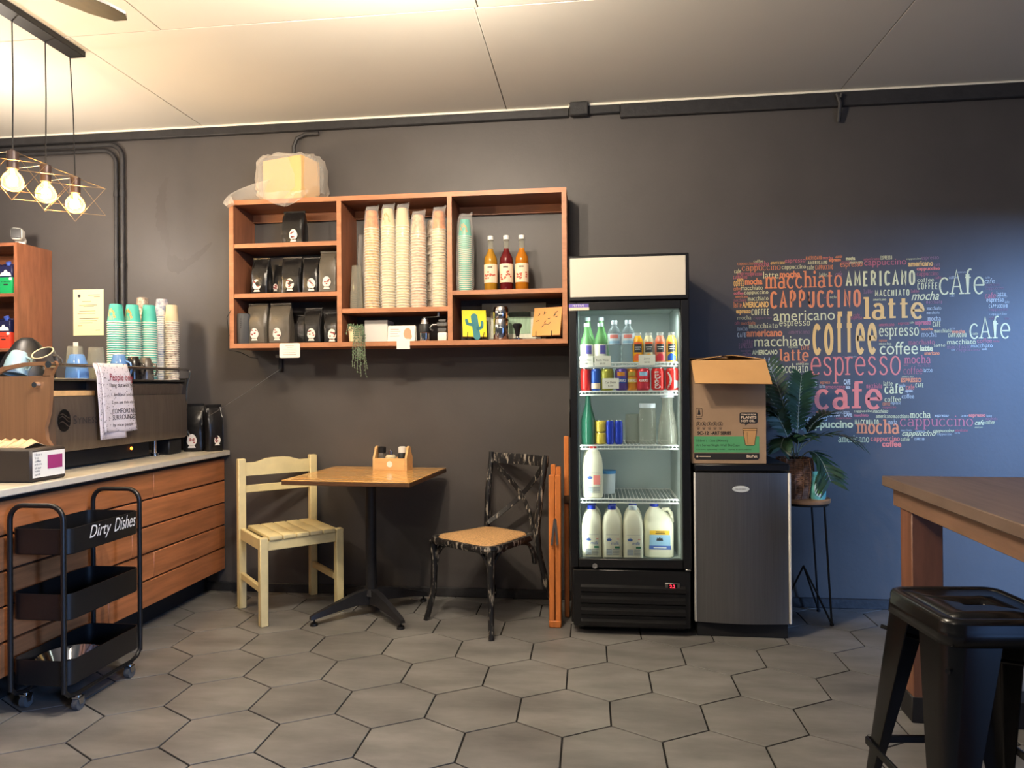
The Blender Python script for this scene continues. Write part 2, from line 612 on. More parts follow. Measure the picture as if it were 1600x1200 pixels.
_S = [(0.72, 0.82), (0.6, 0.96), (0.4, 1.0), (0.2, 0.95), (0.1, 0.78), (0.18, 0.62), (0.4, 0.51), (0.62, 0.4), (0.72, 0.22), (0.6, 0.05), (0.4, 0.0), (0.18, 0.05), (0.06, 0.2)]
GL = {
    'a': (0.86, [_arc(0.40, 0.66, 0.33, 0.34, 150, 0, 8) + [(0.73, 0.0)], _arc(0.38, 0.28, 0.36, 0.28, 30, 360 + 30, 16)], [(0.73, 0, 0, .16)]),
    'c': (0.80, [_arc(0.42, 0.5, 0.42, 0.5, 45, 318, 16)], []),
    'e': (0.84, [[(0.02, 0.52), (0.82, 0.52)] + _arc(0.42, 0.5, 0.42, 0.5, 6, 315, 16)], []),
    'f': (0.55, [[(0.22, 0), (0.22, 1.2)] + _arc(0.46, 1.2, 0.24, 0.3, 180, 60, 6), [(0.0, 1.0), (0.52, 1.0)]], [(0.22, 0, .18, .18)]),
    'h': (0.84, [[(0.08, 0), (0.08, 1.5)], [(0.08, 0.6)] + _arc(0.42, 0.62, 0.33, 0.38, 180, 0, 8) + [(0.75, 0)]], [(0.08, 0, .15, .15), (0.75, 0, .15, .15), (0.08, 1.5, .18, 0)]),
    'i': (0.26, [[(0.12, 0), (0.12, 1.0)], 'dot'], [(0.12, 0, .17, .17), (0.12, 1.0, .17, 0)]),
    'l': (0.26, [[(0.12, 0), (0.12, 1.5)]], [(0.12, 0, .17, .17), (0.12, 1.5, .17, 0)]),
    'm': (1.32, [[(0.08, 0), (0.08, 1.0)], [(0.08, 0.6)] + _arc(0.37, 0.66, 0.28, 0.34, 180, 0, 8) + [(0.65, 0)], [(0.65, 0.6)] + _arc(0.94, 0.66, 0.28, 0.34, 180, 0, 8) + [(1.22, 0)]],
          [(0.08, 0, .14, .14), (0.65, 0, .14, .14), (1.22, 0, .14, .14), (0.08, 1.0, .17, 0)]),
    'n': (0.84, [[(0.08, 0), (0.08, 1.0)], [(0.08, 0.6)] + _arc(0.42, 0.62, 0.33, 0.38, 180, 0, 8) + [(0.75, 0)]], [(0.08, 0, .15, .15), (0.75, 0, .15, .15), (0.08, 1.0, .18, 0)]),
    'o': (0.86, [_arc(0.43, 0.5, 0.42, 0.5, 0, 360, 22)], []),
    'p': (0.86, [[(0.08, -0.48), (0.08, 1.0)], _arc(0.44, 0.5, 0.36, 0.5, 0, 360, 20)], [(0.08, -0.48, .16, .16), (0.08, 1.0, .17, 0)]),
    'r': (0.58, [[(0.08, 0), (0.08, 1.0)], [(0.08, 0.55)] + _arc(0.38, 0.62, 0.30, 0.38, 180, 55, 7)], [(0.08, 0, .16, .18), (0.08, 1.0, .17, 0)]),
    's': (0.80, [_S], []),
    't': (0.56, [[(0.22, 1.38), (0.22, 0.25)] + _arc(0.44, 0.25, 0.22, 0.25, 180, 290, 6), [(0.0, 1.0), (0.52, 1.0)]], []),
    'u': (0.84, [[(0.08, 1.0), (0.08, 0.4)] + _arc(0.41, 0.38, 0.33, 0.38, 180, 360, 8), [(0.75, 1.0), (0.75, 0)]], [(0.08, 1.0, .17, 0), (0.75, 1.0, .17, 0), (0.75, 0, 0, .16)]),
    'A': (0.92, [[(0.0, 0), (0.44, 1.45), (0.88, 0)], [(0.16, 0.45), (0.72, 0.45)]], [(0.0, 0, .16, .16), (0.88, 0, .16, .16)]),
    'C': (0.84, [_arc(0.44, 1.0, 0.42, 0.45, 30, 180, 8) + _arc(0.44, 0.45, 0.42, 0.45, 180, 330, 8)], []),
    'E': (0.76, [[(0.72, 1.45), (0.08, 1.45), (0.08, 0), (0.72, 0)], [(0.08, 0.75), (0.6, 0.75)]], []),
    'F': (0.72, [[(0.7, 1.45), (0.08, 1.45), (0.08, 0)], [(0.08, 0.75), (0.58, 0.75)]], [(0.08, 0, .14, .14)]),
    'H': (0.84, [[(0.08, 0), (0.08, 1.45)], [(0.76, 0), (0.76, 1.45)], [(0.08, 0.75), (0.76, 0.75)]], []),
    'I': (0.50, [[(0.25, 0), (0.25, 1.45)], [(0.04, 1.45), (0.46, 1.45)], [(0.04, 0), (0.46, 0)]], []),
    'L': (0.72, [[(0.08, 1.45), (0.08, 0), (0.68, 0)]], []),
    'M': (1.06, [[(0.08, 0), (0.08, 1.45), (0.53, 0.4), (0.98, 1.45), (0.98, 0)]], [(0.08, 0, .14, .14), (0.98, 0, .14, .14)]),
    'N': (0.88, [[(0.08, 0), (0.08, 1.45), (0.80, 0), (0.80, 1.45)]], []),
    'O': (0.88, [_arc(0.44, 1.0, 0.40, 0.45, 0, 180, 9) + _arc(0.44, 0.45, 0.40, 0.45, 180, 360, 9) + [(0.84, 1.0)]], []),
    'P': (0.80, [[(0.08, 0), (0.08, 1.45), (0.42, 1.45)] + _arc(0.42, 1.06, 0.34, 0.39, 90, -90, 9) + [(0.08, 0.67)]], [(0.08, 0, .14, .14)]),
    'R': (0.84, [[(0.08, 0), (0.08, 1.45), (0.42, 1.45)] + _arc(0.42, 1.08, 0.34, 0.37, 90, -90, 9) + [(0.08, 0.71)], [(0.42, 0.71), (0.80, 0)]], [(0.08, 0, .14, .14)]),
    'S': (0.84, [[(x, y * 1.45) for x, y in _S]], []),
    'T': (0.80, [[(0.40, 0), (0.40, 1.45)], [(0.0, 1.45), (0.80, 1.45)]], [(0.40, 0, .14, .14)]),
    'U': (0.88, [[(0.08, 1.45), (0.08, 0.4)] + _arc(0.44, 0.42, 0.36, 0.42, 180, 360, 9) + [(0.80, 1.45)]], []),
}


def pen_word(word, wt=0.16, thin=1.0, serif=0.0, sx=1.0, gap=0.12):
    """glyphs drawn with a nib wt wide (thin: share of it that level strokes keep); returns unit-box mesh"""
    V, F, L = [], [], []
    LK = [0]
    x = 0.0

    def ribbon(pts, w0):
        P = [Vector((a, b)) for a, b in pts]
        n = len(P)
        k = len(V)
        for i, p in enumerate(P):
            d0 = (P[i] - P[i - 1]).normalized() if i else None
            d1 = (P[i + 1] - P[i]).normalized() if i < n - 1 else None
            d = ((d0 or d1) + (d1 or d0))
            d = d.normalized() if d.length > 1e-5 else (d1 or d0)
            nn = Vector((-d.y, d.x))
            w = w0 / 2 * (thin + (1 - thin) * abs(d.y))
            if d0 and d1:
                c = max(0.45, nn.dot(Vector((-d1.y, d1.x))))
                w = w / c
            V.append(tuple(p + nn * w))
            V.append(tuple(p - nn * w))
            L.extend((LK[0], LK[0]))
        for i in range(n - 1):
            F.append((k + 2 * i, k + 2 * i + 1, k + 2 * i + 3, k + 2 * i + 2))

    def disc(cx, cy, r):
        k = len(V)
        V.extend((cx + r * cos(2 * pi * i / 14), cy + r * sin(2 * pi * i / 14)) for i in range(14))
        F.append(tuple(range(k, k + 14)))
        L.extend([LK[0]] * 14)
    for ch in word:
        if ch == ' ':
            x += 0.5 * sx
            continue
        wd_, strokes, ser = GL[ch]
        if wt / sx > .24 and ch in 'tf':
            g = wt / sx
            if ch == 't':
                wd_, strokes = .62, [[(.26, 1.36), (.26, 0.02)], [(-.02, 1.0), (.60, 1.0)], [(.26, .09), (.62, .09)]]
            else:
                wd_, strokes = .58, [[(.24, 0), (.24, 1.42)], [(.24 - g / 2 + .04, 1.44), (.66, 1.44)], [(-.04, 1.0), (.60, 1.0)]]
        LK[0] = 0
        for st in strokes:
            LK[0] += 1
            if st == 'dot':
                disc(x + 0.12 * sx, 1.36, wt * 0.68)
                continue
            ribbon([(x + a * sx, b) for a, b in st], wt)
        if serif:
            for (a, b, l, r) in ser:
                hgt = serif
                bb = b + (hgt / 2 if b < 0.5 else -hgt / 2)
                x0, x1 = x + a * sx - wt / 2 - l * 0.8, x + a * sx + wt / 2 + r * 0.8
                k = len(V)
                V.extend([(x0, bb - hgt / 2), (x1, bb - hgt / 2), (x1, bb + hgt / 2), (x0, bb + hgt / 2)])
                F.append((k, k + 1, k + 2, k + 3))
                LK[0] += 1
                L.extend([LK[0]] * 4)
        x += wd_ * sx + wt + gap
    x0, x1 = min(p[0] for p in V), max(p[0] for p in V)
    y0, y1 = min(p[1] for p in V), max(p[1] for p in V)
    w, h = x1 - x0, y1 - y0
    return [((p[0] - x0) / w, (p[1] - y0) / h, L[i]) for i, p in enumerate(V)], F, w / h

# ================================================================ SETTING
WY = 4.06      # back wall face, serving side
WY2 = 4.04     # back wall face, mural side (stands 2 cm proud)
STEP = -0.13
CZ = 2.83

b = MB()
b.box(-4.6, 3.7, -1.2, WY + 0.1, -0.1, -0.004, m=1)
S_ = 0.19788
A_ = S_ * math.sqrt(3)
for j in range(-4, 15):
    for i in range(-22, 16):
        cx, cy = A_ * i + A_ / 2 * j + 0.0644, 1.5 * S_ * j - 0.0099
        rot = 0.0054
        hx, hy = cx * cos(rot) - cy * sin(rot), cx * sin(rot) + cy * cos(rot)
        if hx < -4.5 or hx > 3.6 or hy < -1.0 or hy > WY + 0.15:
            continue
        ring0, ring1, ring2 = [], [], []
        for k in range(6):
            a = rot + pi / 2 + k * pi / 3
            for R_, L_, z in ((S_ - 0.0040, ring0, -0.0038), (S_ - 0.0040, ring1, -0.0008), (S_ - 0.0050, ring2, 0.0)):
                L_.append((hx + R_ * cos(a), min(hy + R_ * sin(a), WY), z))
        b.loft([ring0, ring1, ring2], cap0=False, m=0)
struct('floor', b, ['tile', 'grout'], angle=15)

b = MB()
b.box(-4.6, STEP, WY, WY + 0.2, -0.1, CZ + 0.1)
b.box(STEP, 3.7, WY2, WY + 0.2, -0.1, CZ + 0.1)
struct('wall_back', b, 'wall_paint')
b = MB()
for y0, y1, z0, z1 in ((-1.2, 1.0, 0, CZ), (3.85, WY, 0, CZ), (1.0, 3.85, 2.10, CZ)):
    b.box(3.6, 3.75, y0, y1, z0, z1)
struct('wall_right', b, 'wall_paint')
b = MB()
for y0, y1, z0, z1 in ((1.0, 1.05, 0.0, 2.10), (3.80, 3.85, 0.0, 2.10), (1.05, 3.80, 2.05, 2.10)):
    b.box(3.62, 3.70, y0, y1, z0, z1, 0.004)
struct('window_1', b, 'trim_paint')

b = MB()
b.box(-4.6, 3.7, -1.2, WY + 0.1, CZ + 0.012, CZ + 0.1, m=1)
G_ = 0.002
for y0, y1, br in ((2.945, WY, (-4.6, -2.36, -0.49, 1.35, 3.7)), (-1.2, 2.945, (-4.6, -3.3, -1.91, -0.475, 1.0, 2.4, 3.7))):
    for x0, x1 in zip(br, br[1:]):
        b.box(x0 + G_, x1 - G_, y0 + G_, y1 - G_, CZ, CZ + 0.012, 0.0015, m=0)
struct('ceiling', b, ['ceiling_paint', 'gap_dark'])

b = MB()
b.box(-4.6, STEP, WY - 0.022, WY, CZ - 0.014, CZ, 0.003)
b.box(STEP, 3.6, WY2 - 0.022, WY2, CZ - 0.014, CZ, 0.003)
struct('trim_1', b, 'bead_paint')
b = MB()
b.box(-4.6, STEP - 0.001, WY - 0.03, WY, 2.765, CZ - 0.015, 0.005)
b.box(STEP, 0.16, WY2 - 0.03, WY2, 2.765, CZ - 0.015, 0.005)
b.box(0.16, 3.6, WY2 - 0.034, WY2, 2.738, CZ - 0.015, 0.005)
struct('trim_2', b, 'trim_paint')
b = MB()
b.box(-4.6, STEP, WY - 0.014, WY, 0.0, 0.055, 0.004)
b.box(STEP, 3.6, WY2 - 0.014, WY2, 0.0, 0.055, 0.004)
struct('baseboard_back', b, 'trim_paint')

b = MB()
rp = random.Random(6)
KEY = ((-2.60, 2.53, .02), (-2.63, 2.47, .055), (-2.64, 2.38, .075), (-2.645, 2.28, .085), (-2.62, 2.19, .075), (-2.585, 2.10, .055), (-2.60, 2.02, .085), (-2.53, 1.98, .095), (-2.46, 2.0, .055), (-2.38, 2.06, .04), (-2.31, 2.12, .012))
up, lo = [], []
for i in range(61):
    f = i / 60 * (len(KEY) - 1)
    k = min(int(f), len(KEY) - 2)
    g = f - k
    x, z, w = [KEY[k][q] * (1 - g) + KEY[k + 1][q] * g for q in range(3)]
    a = i / 60 * 2.1 + 3.2
    w1, w2 = w * rp.uniform(.3, .62), w * rp.uniform(.3, .62)
    up.append((x + w1 * cos(a), WY - .0008, z + w1 * sin(a)))
    lo.append((x - w2 * cos(a), WY - .0008, z - w2 * sin(a)))
b.grid([up, lo])
struct('wall_back_stain', b, 'wall_paint_patch')

# conduits and small fittings on the wall
for nm, dx, dz, r, lab in (('conduit_pipe', 0.0, 0.0, 0.014, 'outer of two dark painted conduit pipes bending down the wall beside the notice'),
                           ('conduit_pipe', -0.042, -0.036, 0.012, 'inner of two dark painted conduit pipes bending down the wall beside the notice')):
    b = MB()
    x, z = -2.885 + dx, 2.742 + dz
    R_ = 0.085
    yy = WY - 0.018
    path = [(-4.5, yy, z), (-3.6, yy, z)] + [(x - R_ + R_ * sin(t * pi / 16), yy, z - R_ + R_ * cos(t * pi / 16)) for t in range(9)] + [(x, yy, 2.2), (x, yy, 0.856)]
    b.tube(path, r, 10)
    for q in (2.42, 1.98, 1.6):
        b.cyl((x, yy, q), (x, yy, q + 0.03), r + 0.003, n=10)
    b.solo(nm, 'trim_paint', lab, 'pipe', 'conduit pipes on the back wall')
b = MB()
b.box(-0.125, -0.02, WY2 - 0.062, WY2 - 0.031, 2.752, 2.828, 0.006)
b.cyl((-0.072, WY2 - 0.064, 2.79), (-0.072, WY2 - 0.06, 2.79), 0.006, n=8)
b.solo('junction_box', 'trim_paint', 'small dark junction box at the top of the wall where the two wall faces meet', 'junction box')
b = MB()
b.tube([(1.335, WY2 - 0.05, 2.775), (1.34, WY2 - 0.055, 2.79)] + [(1.322 + 0.02 * cos(t), WY2 - 0.05, 2.775 + 0.02 * sin(t)) for t in (0.4, 1.0, 1.6)] + [(1.337, WY2 - 0.046, 2.75), (1.337, WY2 - 0.03, 2.68), (1.337, WY2 - 0.02, 2.655)], 0.011, 8)
b.solo('cable_stub', 'trim_paint', 'short dark cable stub bending down from the ceiling trim above the coffee mural', 'cable')
b = MB()
b.tube([(-1.62, WY - 0.02, 2.745), (-1.70, WY - 0.022, 2.745), (-1.755, WY - 0.025, 2.72), (-1.775, WY - 0.025, 2.67), (-1.775, WY - 0.025, 2.58)], 0.012, 8)
b.solo('cable_stub', 'trim_paint', 'dark cable bending down the wall behind the bagged carton on the shelf', 'cable')

# ================================================================ SERVICE COUNTER
t = thing('service_counter', 'cafe counter clad in horizontal orange pine planks under a pale worktop', 'counter', (-2.6, 2.5, 0))
b = MB()
b.box(-3.1, -2.2, 0.6, WY - 0.003, 0.823, 0.853, 0.004)
b.build('worktop', 'counter_top', t)
b = MB()
for k in range(5):
    z0, z1 = 0.13 + 0.135 * k + 0.004, 0.13 + 0.135 * (k + 1) - 0.004
    cuts = [0.6, 1.3 + 0.37 * (k % 3), 3.02 + 0.17 * ((k * 2) % 3), WY - 0.005]
    for y0, y1 in zip(cuts, cuts[1:]):
        b.box(-2.256, -2.235, y0 + 0.001, y1 - 0.001, z0, z1, 0.003)
b.build('plank_cladding', 'pine_plank', t)
b = MB()
b.box(-3.05, -2.257, 0.6, WY - 0.005, 0.13, 0.822)
b.build('carcass', 'kick_dark', t)
b = MB()
b.box(-3.0, -2.35, 0.6, WY - 0.005, 0.0, 0.129)
b.build('kickboard', 'kick_dark', t)

# ================================================================ BOOKCASE WITH CARTONS
BX1, BY0 = -3.375, 3.79
t = thing('wall_cupboard', 'open brown timber wall cupboard holding drink cartons beside the coffee machine', 'cupboard', (-3.75, 3.92, 1.455))
b = MB()
b.prism([(BY0, 1.475), (BY0 + 0.03, 1.455), (WY - 0.002, 1.455), (WY - 0.002, 2.10), (BY0, 2.10)], 'x', BX1 - 0.022, BX1)
b.build('side_panel', 'walnut_up', t)
b = MB()
b.box(-4.2, BX1 - 0.023, BY0, WY - 0.002, 2.08, 2.10, 0.002)
b.build('top_panel', 'walnut', t)
b = MB()
b.box(-4.2, BX1 - 0.023, BY0, WY - 0.002, 1.455, 1.475, 0.002)
b.build('bottom_panel', 'walnut', t)
b = MB()
b.box(-4.2, BX1 - 0.023, BY0 + 0.004, WY - 0.02, 1.780, 1.800, 0.002)
b.build('shelf', 'walnut', t)
b = MB()
b.box(-4.2, BX1 - 0.023, WY - 0.018, WY - 0.004, 1.476, 2.079)
b.build('back_panel', 'walnut', t)


def carton(x, z, body, label):
    t = thing('drink_carton', label, 'carton', (x, 3.845, z), 0, 'drink cartons in the wall cupboard')
    b = MB()
    w = 0.042
    b.box(-w, w, -w, w, 0, 0.165, 0.003)
    b.build('carton_body', body, t, True)
    b = MB()
    b.box(-w - 0.0006, w + 0.0006, -w - 0.0006, w + 0.0006, 0.095, 0.166, 0.003)
    b.box(-w, w, -0.022, 0.022, 0.165, 0.181, 0.006)
    b.build('carton_top', 'carton_navy', t, True)
    b = MB()
    b.prism([(-0.036, 0.106), (0.036, 0.106), (0.03, 0.124), (0.012, 0.128), (0.006, 0.14), (-0.006, 0.14), (-0.012, 0.128), (-0.03, 0.124)], 'y', -w - 0.0016, -w - 0.0008)
    b.cyl((0.03, -w - 0.002, 0.088), (0.03, -w - 0.0008, 0.088), 0.009, n=14)
    b.build('label_band', 'paper', t, True)
    b = MB()
    for i in range(7):
        b.box(-0.03 + i * 0.009, -0.026 + i * 0.009, -w - 0.0012, -w - 0.0005, 0.068, 0.073)
    b.box(-0.014, 0.014, -w - 0.0012, -w - 0.0005, 0.05, 0.058)
    b.build('carton_print', 'print_dark', t, True)
    b = MB()
    b.cyl((0, -0.012, 0.172), (0, -0.022, 0.192), 0.014, n=14)
    b.build('cap', 'cap_blue', t, True)
    return t


for i, (x, z, m_, lab) in enumerate(((-3.565, 1.800, 'carton_green', 'green and navy drink carton, further from the open end of the top shelf'),
                                     (-3.462, 1.800, 'carton_green', 'green and navy drink carton next to the end panel of the cupboard'),
                                     (-3.583, 1.475, 'carton_red', 'red and navy drink carton, further from the end panel on the bottom shelf'),
                                     (-3.478, 1.475, 'carton_red', 'red and navy drink carton next to the end panel of the cupboard'))):
    carton(x, z, m_, lab)

t = thing('security_camera', 'small white security camera standing on top of the brown cupboard', 'camera', (-3.42, 3.85, 2.10), 0.5)
b = MB()
b.box(-0.03, 0.03, -0.055, 0.035, 0.022, 0.092, 0.016, seg=3)
b.build('camera_body', 'white_plastic', t, True)
b = MB()
b.box(-0.025, 0.025, -0.0585, -0.054, 0.028, 0.086, 0.002)
b.cyl((0, -0.0585, 0.06), (0, -0.061, 0.06), 0.012, n=16)
b.build('lens_face', 'black_gloss', t, True)
b = MB()
b.cyl((0, 0.02, 0), (0, 0.02, 0.008), 0.034, n=20)
b.tube([(0, 0.02, 0.006), (0.0, 0.03, 0.018), (0, 0.02, 0.03)], 0.009, 8)
b.ball((0.0, 0.055, 0.032), 0.03, 14)
b.build('camera_mount', 'white_plastic', t, True)

# ================================================================ NOTICES ON THE WALL
t = thing('paper_notice', 'typed yellowed paper notice stuck on the grey wall above the glasses', 'notice', (-3.128, WY, 1.565))
b = MB()
b.box(-3.23, -3.026, WY - 0.003, WY - 0.0005, 1.565, 1.852)
b.build('sheet', 'paper_yellow', t)
b = MB()
yy = WY - 0.0036
for x0, x1, z in ((-3.13, -3.05, 1.815), (-3.09, -3.05, 1.803), (-3.17, -3.11, 1.775), (-3.19, -3.07, 1.752), (-3.16, -3.09, 1.745), (-3.19, -3.08, 1.715),
                  (-3.2, -3.08, 1.70), (-3.19, -3.06, 1.67), (-3.19, -3.07, 1.655), (-3.19, -3.10, 1.642), (-3.2, -3.17, 1.625), (-3.08, -3.05, 1.595)):
    b.box(x0, x1, yy, yy + 0.0004, z, z + 0.003)
b.cyl((-3.19, yy, 1.812), (-3.19, yy + 0.0004, 1.812), 0.010, n=14)
b.build('typed_lines', 'ink', t)
b = MB()
b.box(-3.232, -3.20, WY - 0.003, WY - 0.0005, 1.40, 1.525)
b.solo('paper_slip', 'paper', 'narrow white paper slip on the wall below the yellowed notice', 'paper')

# ================================================================ WALL SHELF UNIT
SX0, SX1, SY0, SZ0, SZ1, ST = -2.06, -0.14, 3.80, 1.455, 2.297, 0.026
t = thing('wall_shelf_unit', 'large brown timber wall shelf unit divided in three bays, full of cafe stock', 'shelf unit', (-1.1, 3.93, SZ0))
SHELF = t
yb = WY - 0.002


def board(name, x0, x1, z0, z1, y0=SY0, y1=yb, mt=('walnut', 'walnut_edge')):
    b = MB()
    b.box(x0, x1, y0 + 0.003, y1, z0, z1, m=0)
    b.box(x0, x1, y0, y0 + 0.003, z0, z1, m=1)
    return b.build(name, list(mt), t)


UP = ('walnut_up', 'walnut_edge')
board('top_panel', SX0, SX1, SZ1 - ST, SZ1)
board('bottom_panel', SX0, SX1, SZ0, SZ0 + ST)
board('side_panel', SX0, SX0 + ST, SZ0 + ST, SZ1 - ST, mt=UP)
board('side_panel', SX1 - ST, SX1, SZ0 + ST, SZ1 - ST, mt=UP)
board('divider', -1.424, -1.398, SZ0 + ST, SZ1 - ST, mt=UP)
board('divider', -0.795, -0.769, SZ0 + ST, SZ1 - ST, mt=UP)
board('shelf', SX0 + ST, -1.424, 2.025, 2.049, SY0 + 0.004)
board('shelf', SX0 + ST, -1.424, 1.741, 1.765, SY0 + 0.004)
board('shelf', -1.398, -0.795, 1.643, 1.668, SY0 + 0.004)
board('shelf', -0.769, SX1 - ST, 1.730, 1.754, SY0 + 0.004)
board('back_rail', SX0 + ST, -1.424, 2.222, 2.27, WY - 0.022)
board('back_rail', -1.398, -0.795, 2.222, 2.27, WY - 0.022)
board('back_rail', -0.769, SX1 - ST, 2.222, 2.27, WY - 0.022)
S1, S2, S3, S4, S0 = 2.049, 1.765, 1.668, 1.754, SZ0 + ST

# bagged carton on top of the unit
t = thing('bagged_carton', 'tan cardboard carton wrapped in a crumpled clear plastic bag on top of the shelf unit', 'carton', (-1.74, 3.93, SZ1))
b = MB()
b.X = Matrix.Translation((-1.735, 3.925, SZ1 + 0.002)) @ Matrix.Rotation(-0.30, 4, 'Z')
b.box(-0.145, 0.135, -0.085, 0.08, 0, 0.245, 0.004)
b.build('carton', 'box_in_bag', t)
b = MB()
r2 = random.Random(3)
rows = []
for i in range(15):
    ph = -pi / 2 + pi * i / 14
    row = []
    for j in range(28):
        th = 2 * pi * j / 28
        e = 0.55

        def se(v):
            return math.copysign(abs(v) ** e, v)
        k = 1 + r2.uniform(-0.07, 0.07)
        x = 0.205 * se(cos(ph)) * se(cos(th)) * k
        y = 0.105 * se(cos(ph)) * se(sin(th)) * k
        z = 0.145 * se(sin(ph)) * k
        row.append((-1.735 + x, min(3.925 + y, WY - 0.006), max(2.435 + z, SZ1 + 0.0015)))
    rows.append(row)
b.loft(rows, True, True)
skirt = []
for i in range(7):
    f = i / 6
    hw = 0.15 * (1 - f) ** 0.7 + 0.012
    skirt.append([(-1.74 + 0.02 * f + hw * (2 * j / 9 - 1), SY0 - 0.008 - 0.012 * sin(j * 1.7 + i) * (1 - f * 0.5), 2.335 - 0.085 * f) for j in range(10)])
b.grid(skirt)
tail = []
for i, (x, y, z, w, h) in enumerate(((-1.86, 3.86, 2.37, 0.05, 0.06), (-1.95, 3.83, 2.35, 0.045, 0.045), (-2.02, 3.80, 2.328, 0.04, 0.03), (-2.055, 3.775, 2.30, 0.035, 0.025), (-2.035, 3.77, 2.262, 0.03, 0.012))):
    tail.append([(x + r2.uniform(-.008, .008) + 0.02 * sin(a), y + w * cos(a) * 0.6, z + h * sin(a)) for a in [2 * pi * q / 10 for q in range(10)]])
b.loft(tail, False, True)
b.build('plastic_bag', 'bag_film', t)

# ================================================================ THINGS ON THE SHELF UNIT
def coffee_bag(x, y, z, w, h, d, label, mats=('bag_black',), rz=0.0, badge=True, seed=1, group='coffee bags on the shelf unit', bx=0.0, bw=0.05):
    t = thing('coffee_bag', label, 'coffee bag', (x, y, z), rz, group)
    r = random.Random(seed)
    rings = []
    for k, (f, ww, dd) in enumerate(((0, .94, .9), (.03, 1, 1), (.3, 1.0, 1.02), (.55, .98, .95), (.72, .97, .7), (.84, .96, .38), (.93, .95, .12), (.97, .95, .07), (1, .95, .06))):
        ring = []
        for q in range(20):
            a = 2 * pi * q / 20
            e = 0.35
            cx = math.copysign(abs(cos(a)) ** e, cos(a))
            sy = math.copysign(abs(sin(a)) ** e, sin(a))
            jit = 0.0 if k < 2 else r.uniform(-.07, .07)
            ring.append((cx * w / 2 * ww, sy * d / 2 * dd * (1 + jit * 2.2) + (r.uniform(-.004, .004) if k > 4 else 0), f * h + (r.uniform(-.006, .006) if 2 < k < 8 else 0)))
        rings.append(ring)
    b = MB()
    b.loft(rings, True, True)
    b.build('bag', list(mats), t, True, angle=28)
    b = MB()
    b.box(-w / 2 * .96, w / 2 * .96, -0.006, 0.006, h * .955, h * 1.0, 0.001)
    b.build('top_seal', list(mats), t, True)
    if badge:
        b = MB()
        yy = -d / 2 * 1.03 - 0.0035
        zc = 0.20 * h + 0.012
        poly = [(bx + bw / 2 * cos(a) * (0.9 if sin(a) > 0 else 1), zc + bw * 0.62 * sin(a)) for a in [2 * pi * q / 20 for q in range(20)]]
        b.prism(poly, 'y', yy, yy + 0.002)
        b.prism([(bx - bw * .22, zc - bw * .5), (bx + bw * .22, zc - bw * .5), (bx + bw * .38, zc - bw * .8), (bx - bw * .38, zc - bw * .8)], 'y', yy, yy + 0.002)
        for q in range(6):
            px, pz = bx + r.uniform(-.3, .3) * bw, zc + r.uniform(-.3, .38) * bw
            b.box(px - .005, px + .005, yy - 0.0006, yy, pz - .0035, pz + .0035, m=1)
        b.build('badge', ['badge', 'badge_red'], t, True)
    return t


yB = 3.885
coffee_bag(-1.705, yB, S1, .135, .195, .085, 'black coffee bag standing alone on the top shelf of the bay of bags', seed=1, bx=.01)
coffee_bag(-1.905, yB, S2, .105, .215, .085, 'black coffee bag with a brown sheen at the outer end of the middle shelf', ('bag_black',), seed=2, bx=-.01)
coffee_bag(-1.815, yB + .055, S2, .075, .185, .06, 'black coffee bag set back behind its neighbours on the middle shelf', seed=3, bx=-.02, bw=.03)
coffee_bag(-1.718, yB, S2, .12, .215, .085, 'black coffee bag second from the outer end of the middle shelf front row', seed=4, bx=0)
coffee_bag(-1.602, yB, S2, .098, .21, .085, 'black coffee bag third from the outer end of the middle shelf front row', seed=5, bx=.012)
coffee_bag(-1.496, yB - .01, S2, .106, .24, .085, 'taller grey sheened coffee bag against the divider on the middle shelf', ('bag_grey',), seed=6, bx=.0)
coffee_bag(-1.925, yB, S0, .125, .235, .09, 'coffee bag with a pale creased top beside the grey speaker on the bottom shelf', ('bag_grey',), seed=7, bx=-.005)
coffee_bag(-1.79, yB, S0, .13, .235, .09, 'coffee bag with a pale folded top above the hanging white tag', ('bag_grey',), seed=8, bx=-.005)
coffee_bag(-1.682, yB + .05, S0, .06, .17, .05, 'narrow black coffee bag wedged between wider bags on the bottom shelf', seed=9, badge=False)
coffee_bag(-1.592, yB, S0, .108, .205, .085, 'short dark coffee bag with a house shaped badge on the bottom shelf', ('bag_black',), seed=10, bx=.0)
coffee_bag(-1.480, yB, S0, .09, .175, .085, 'lowest black coffee bag against the divider on the bottom shelf', seed=11, bx=.01)

t = thing('cylinder_speaker', 'grey fabric cylinder speaker standing at the bottom outer corner of the shelf unit', 'speaker', (-2.0, 3.85, S0))
b = MB()
b.lathe([(0.001, 0), (.034, 0), (.037, .004), (.037, .168), (.034, .174), (.001, .174)], n=28)
b.build('speaker_body', 'grey_fabric', t, True)
b = MB()
for k in range(5):
    b.box(-.003, .003, -.0385, -.036, .09 + .012 * k, .096 + .012 * k)
b.build('speaker_marks', 'ink', t, True)
b = MB()
b.tube([(-2.035, 3.87, S0 + .02), (-2.062, 3.795, S0 + .05), (-2.070, 3.79, S0 + .15), (-2.045, 3.79, S0 + .19)], .002, 5)
b.tube([(-2.062, 3.795, S0 + .05), (-2.066, 3.80, SZ0 - .01), (-2.02, 3.84, SZ0 - .02), (-1.97, 3.87, SZ0 - .05), (-1.93, 3.88, SZ0 - .055)], .002, 5)
b.solo('speaker_cable', 'black_matte', 'thin black cable looping out of the bottom outer corner of the shelf unit', 'cable')


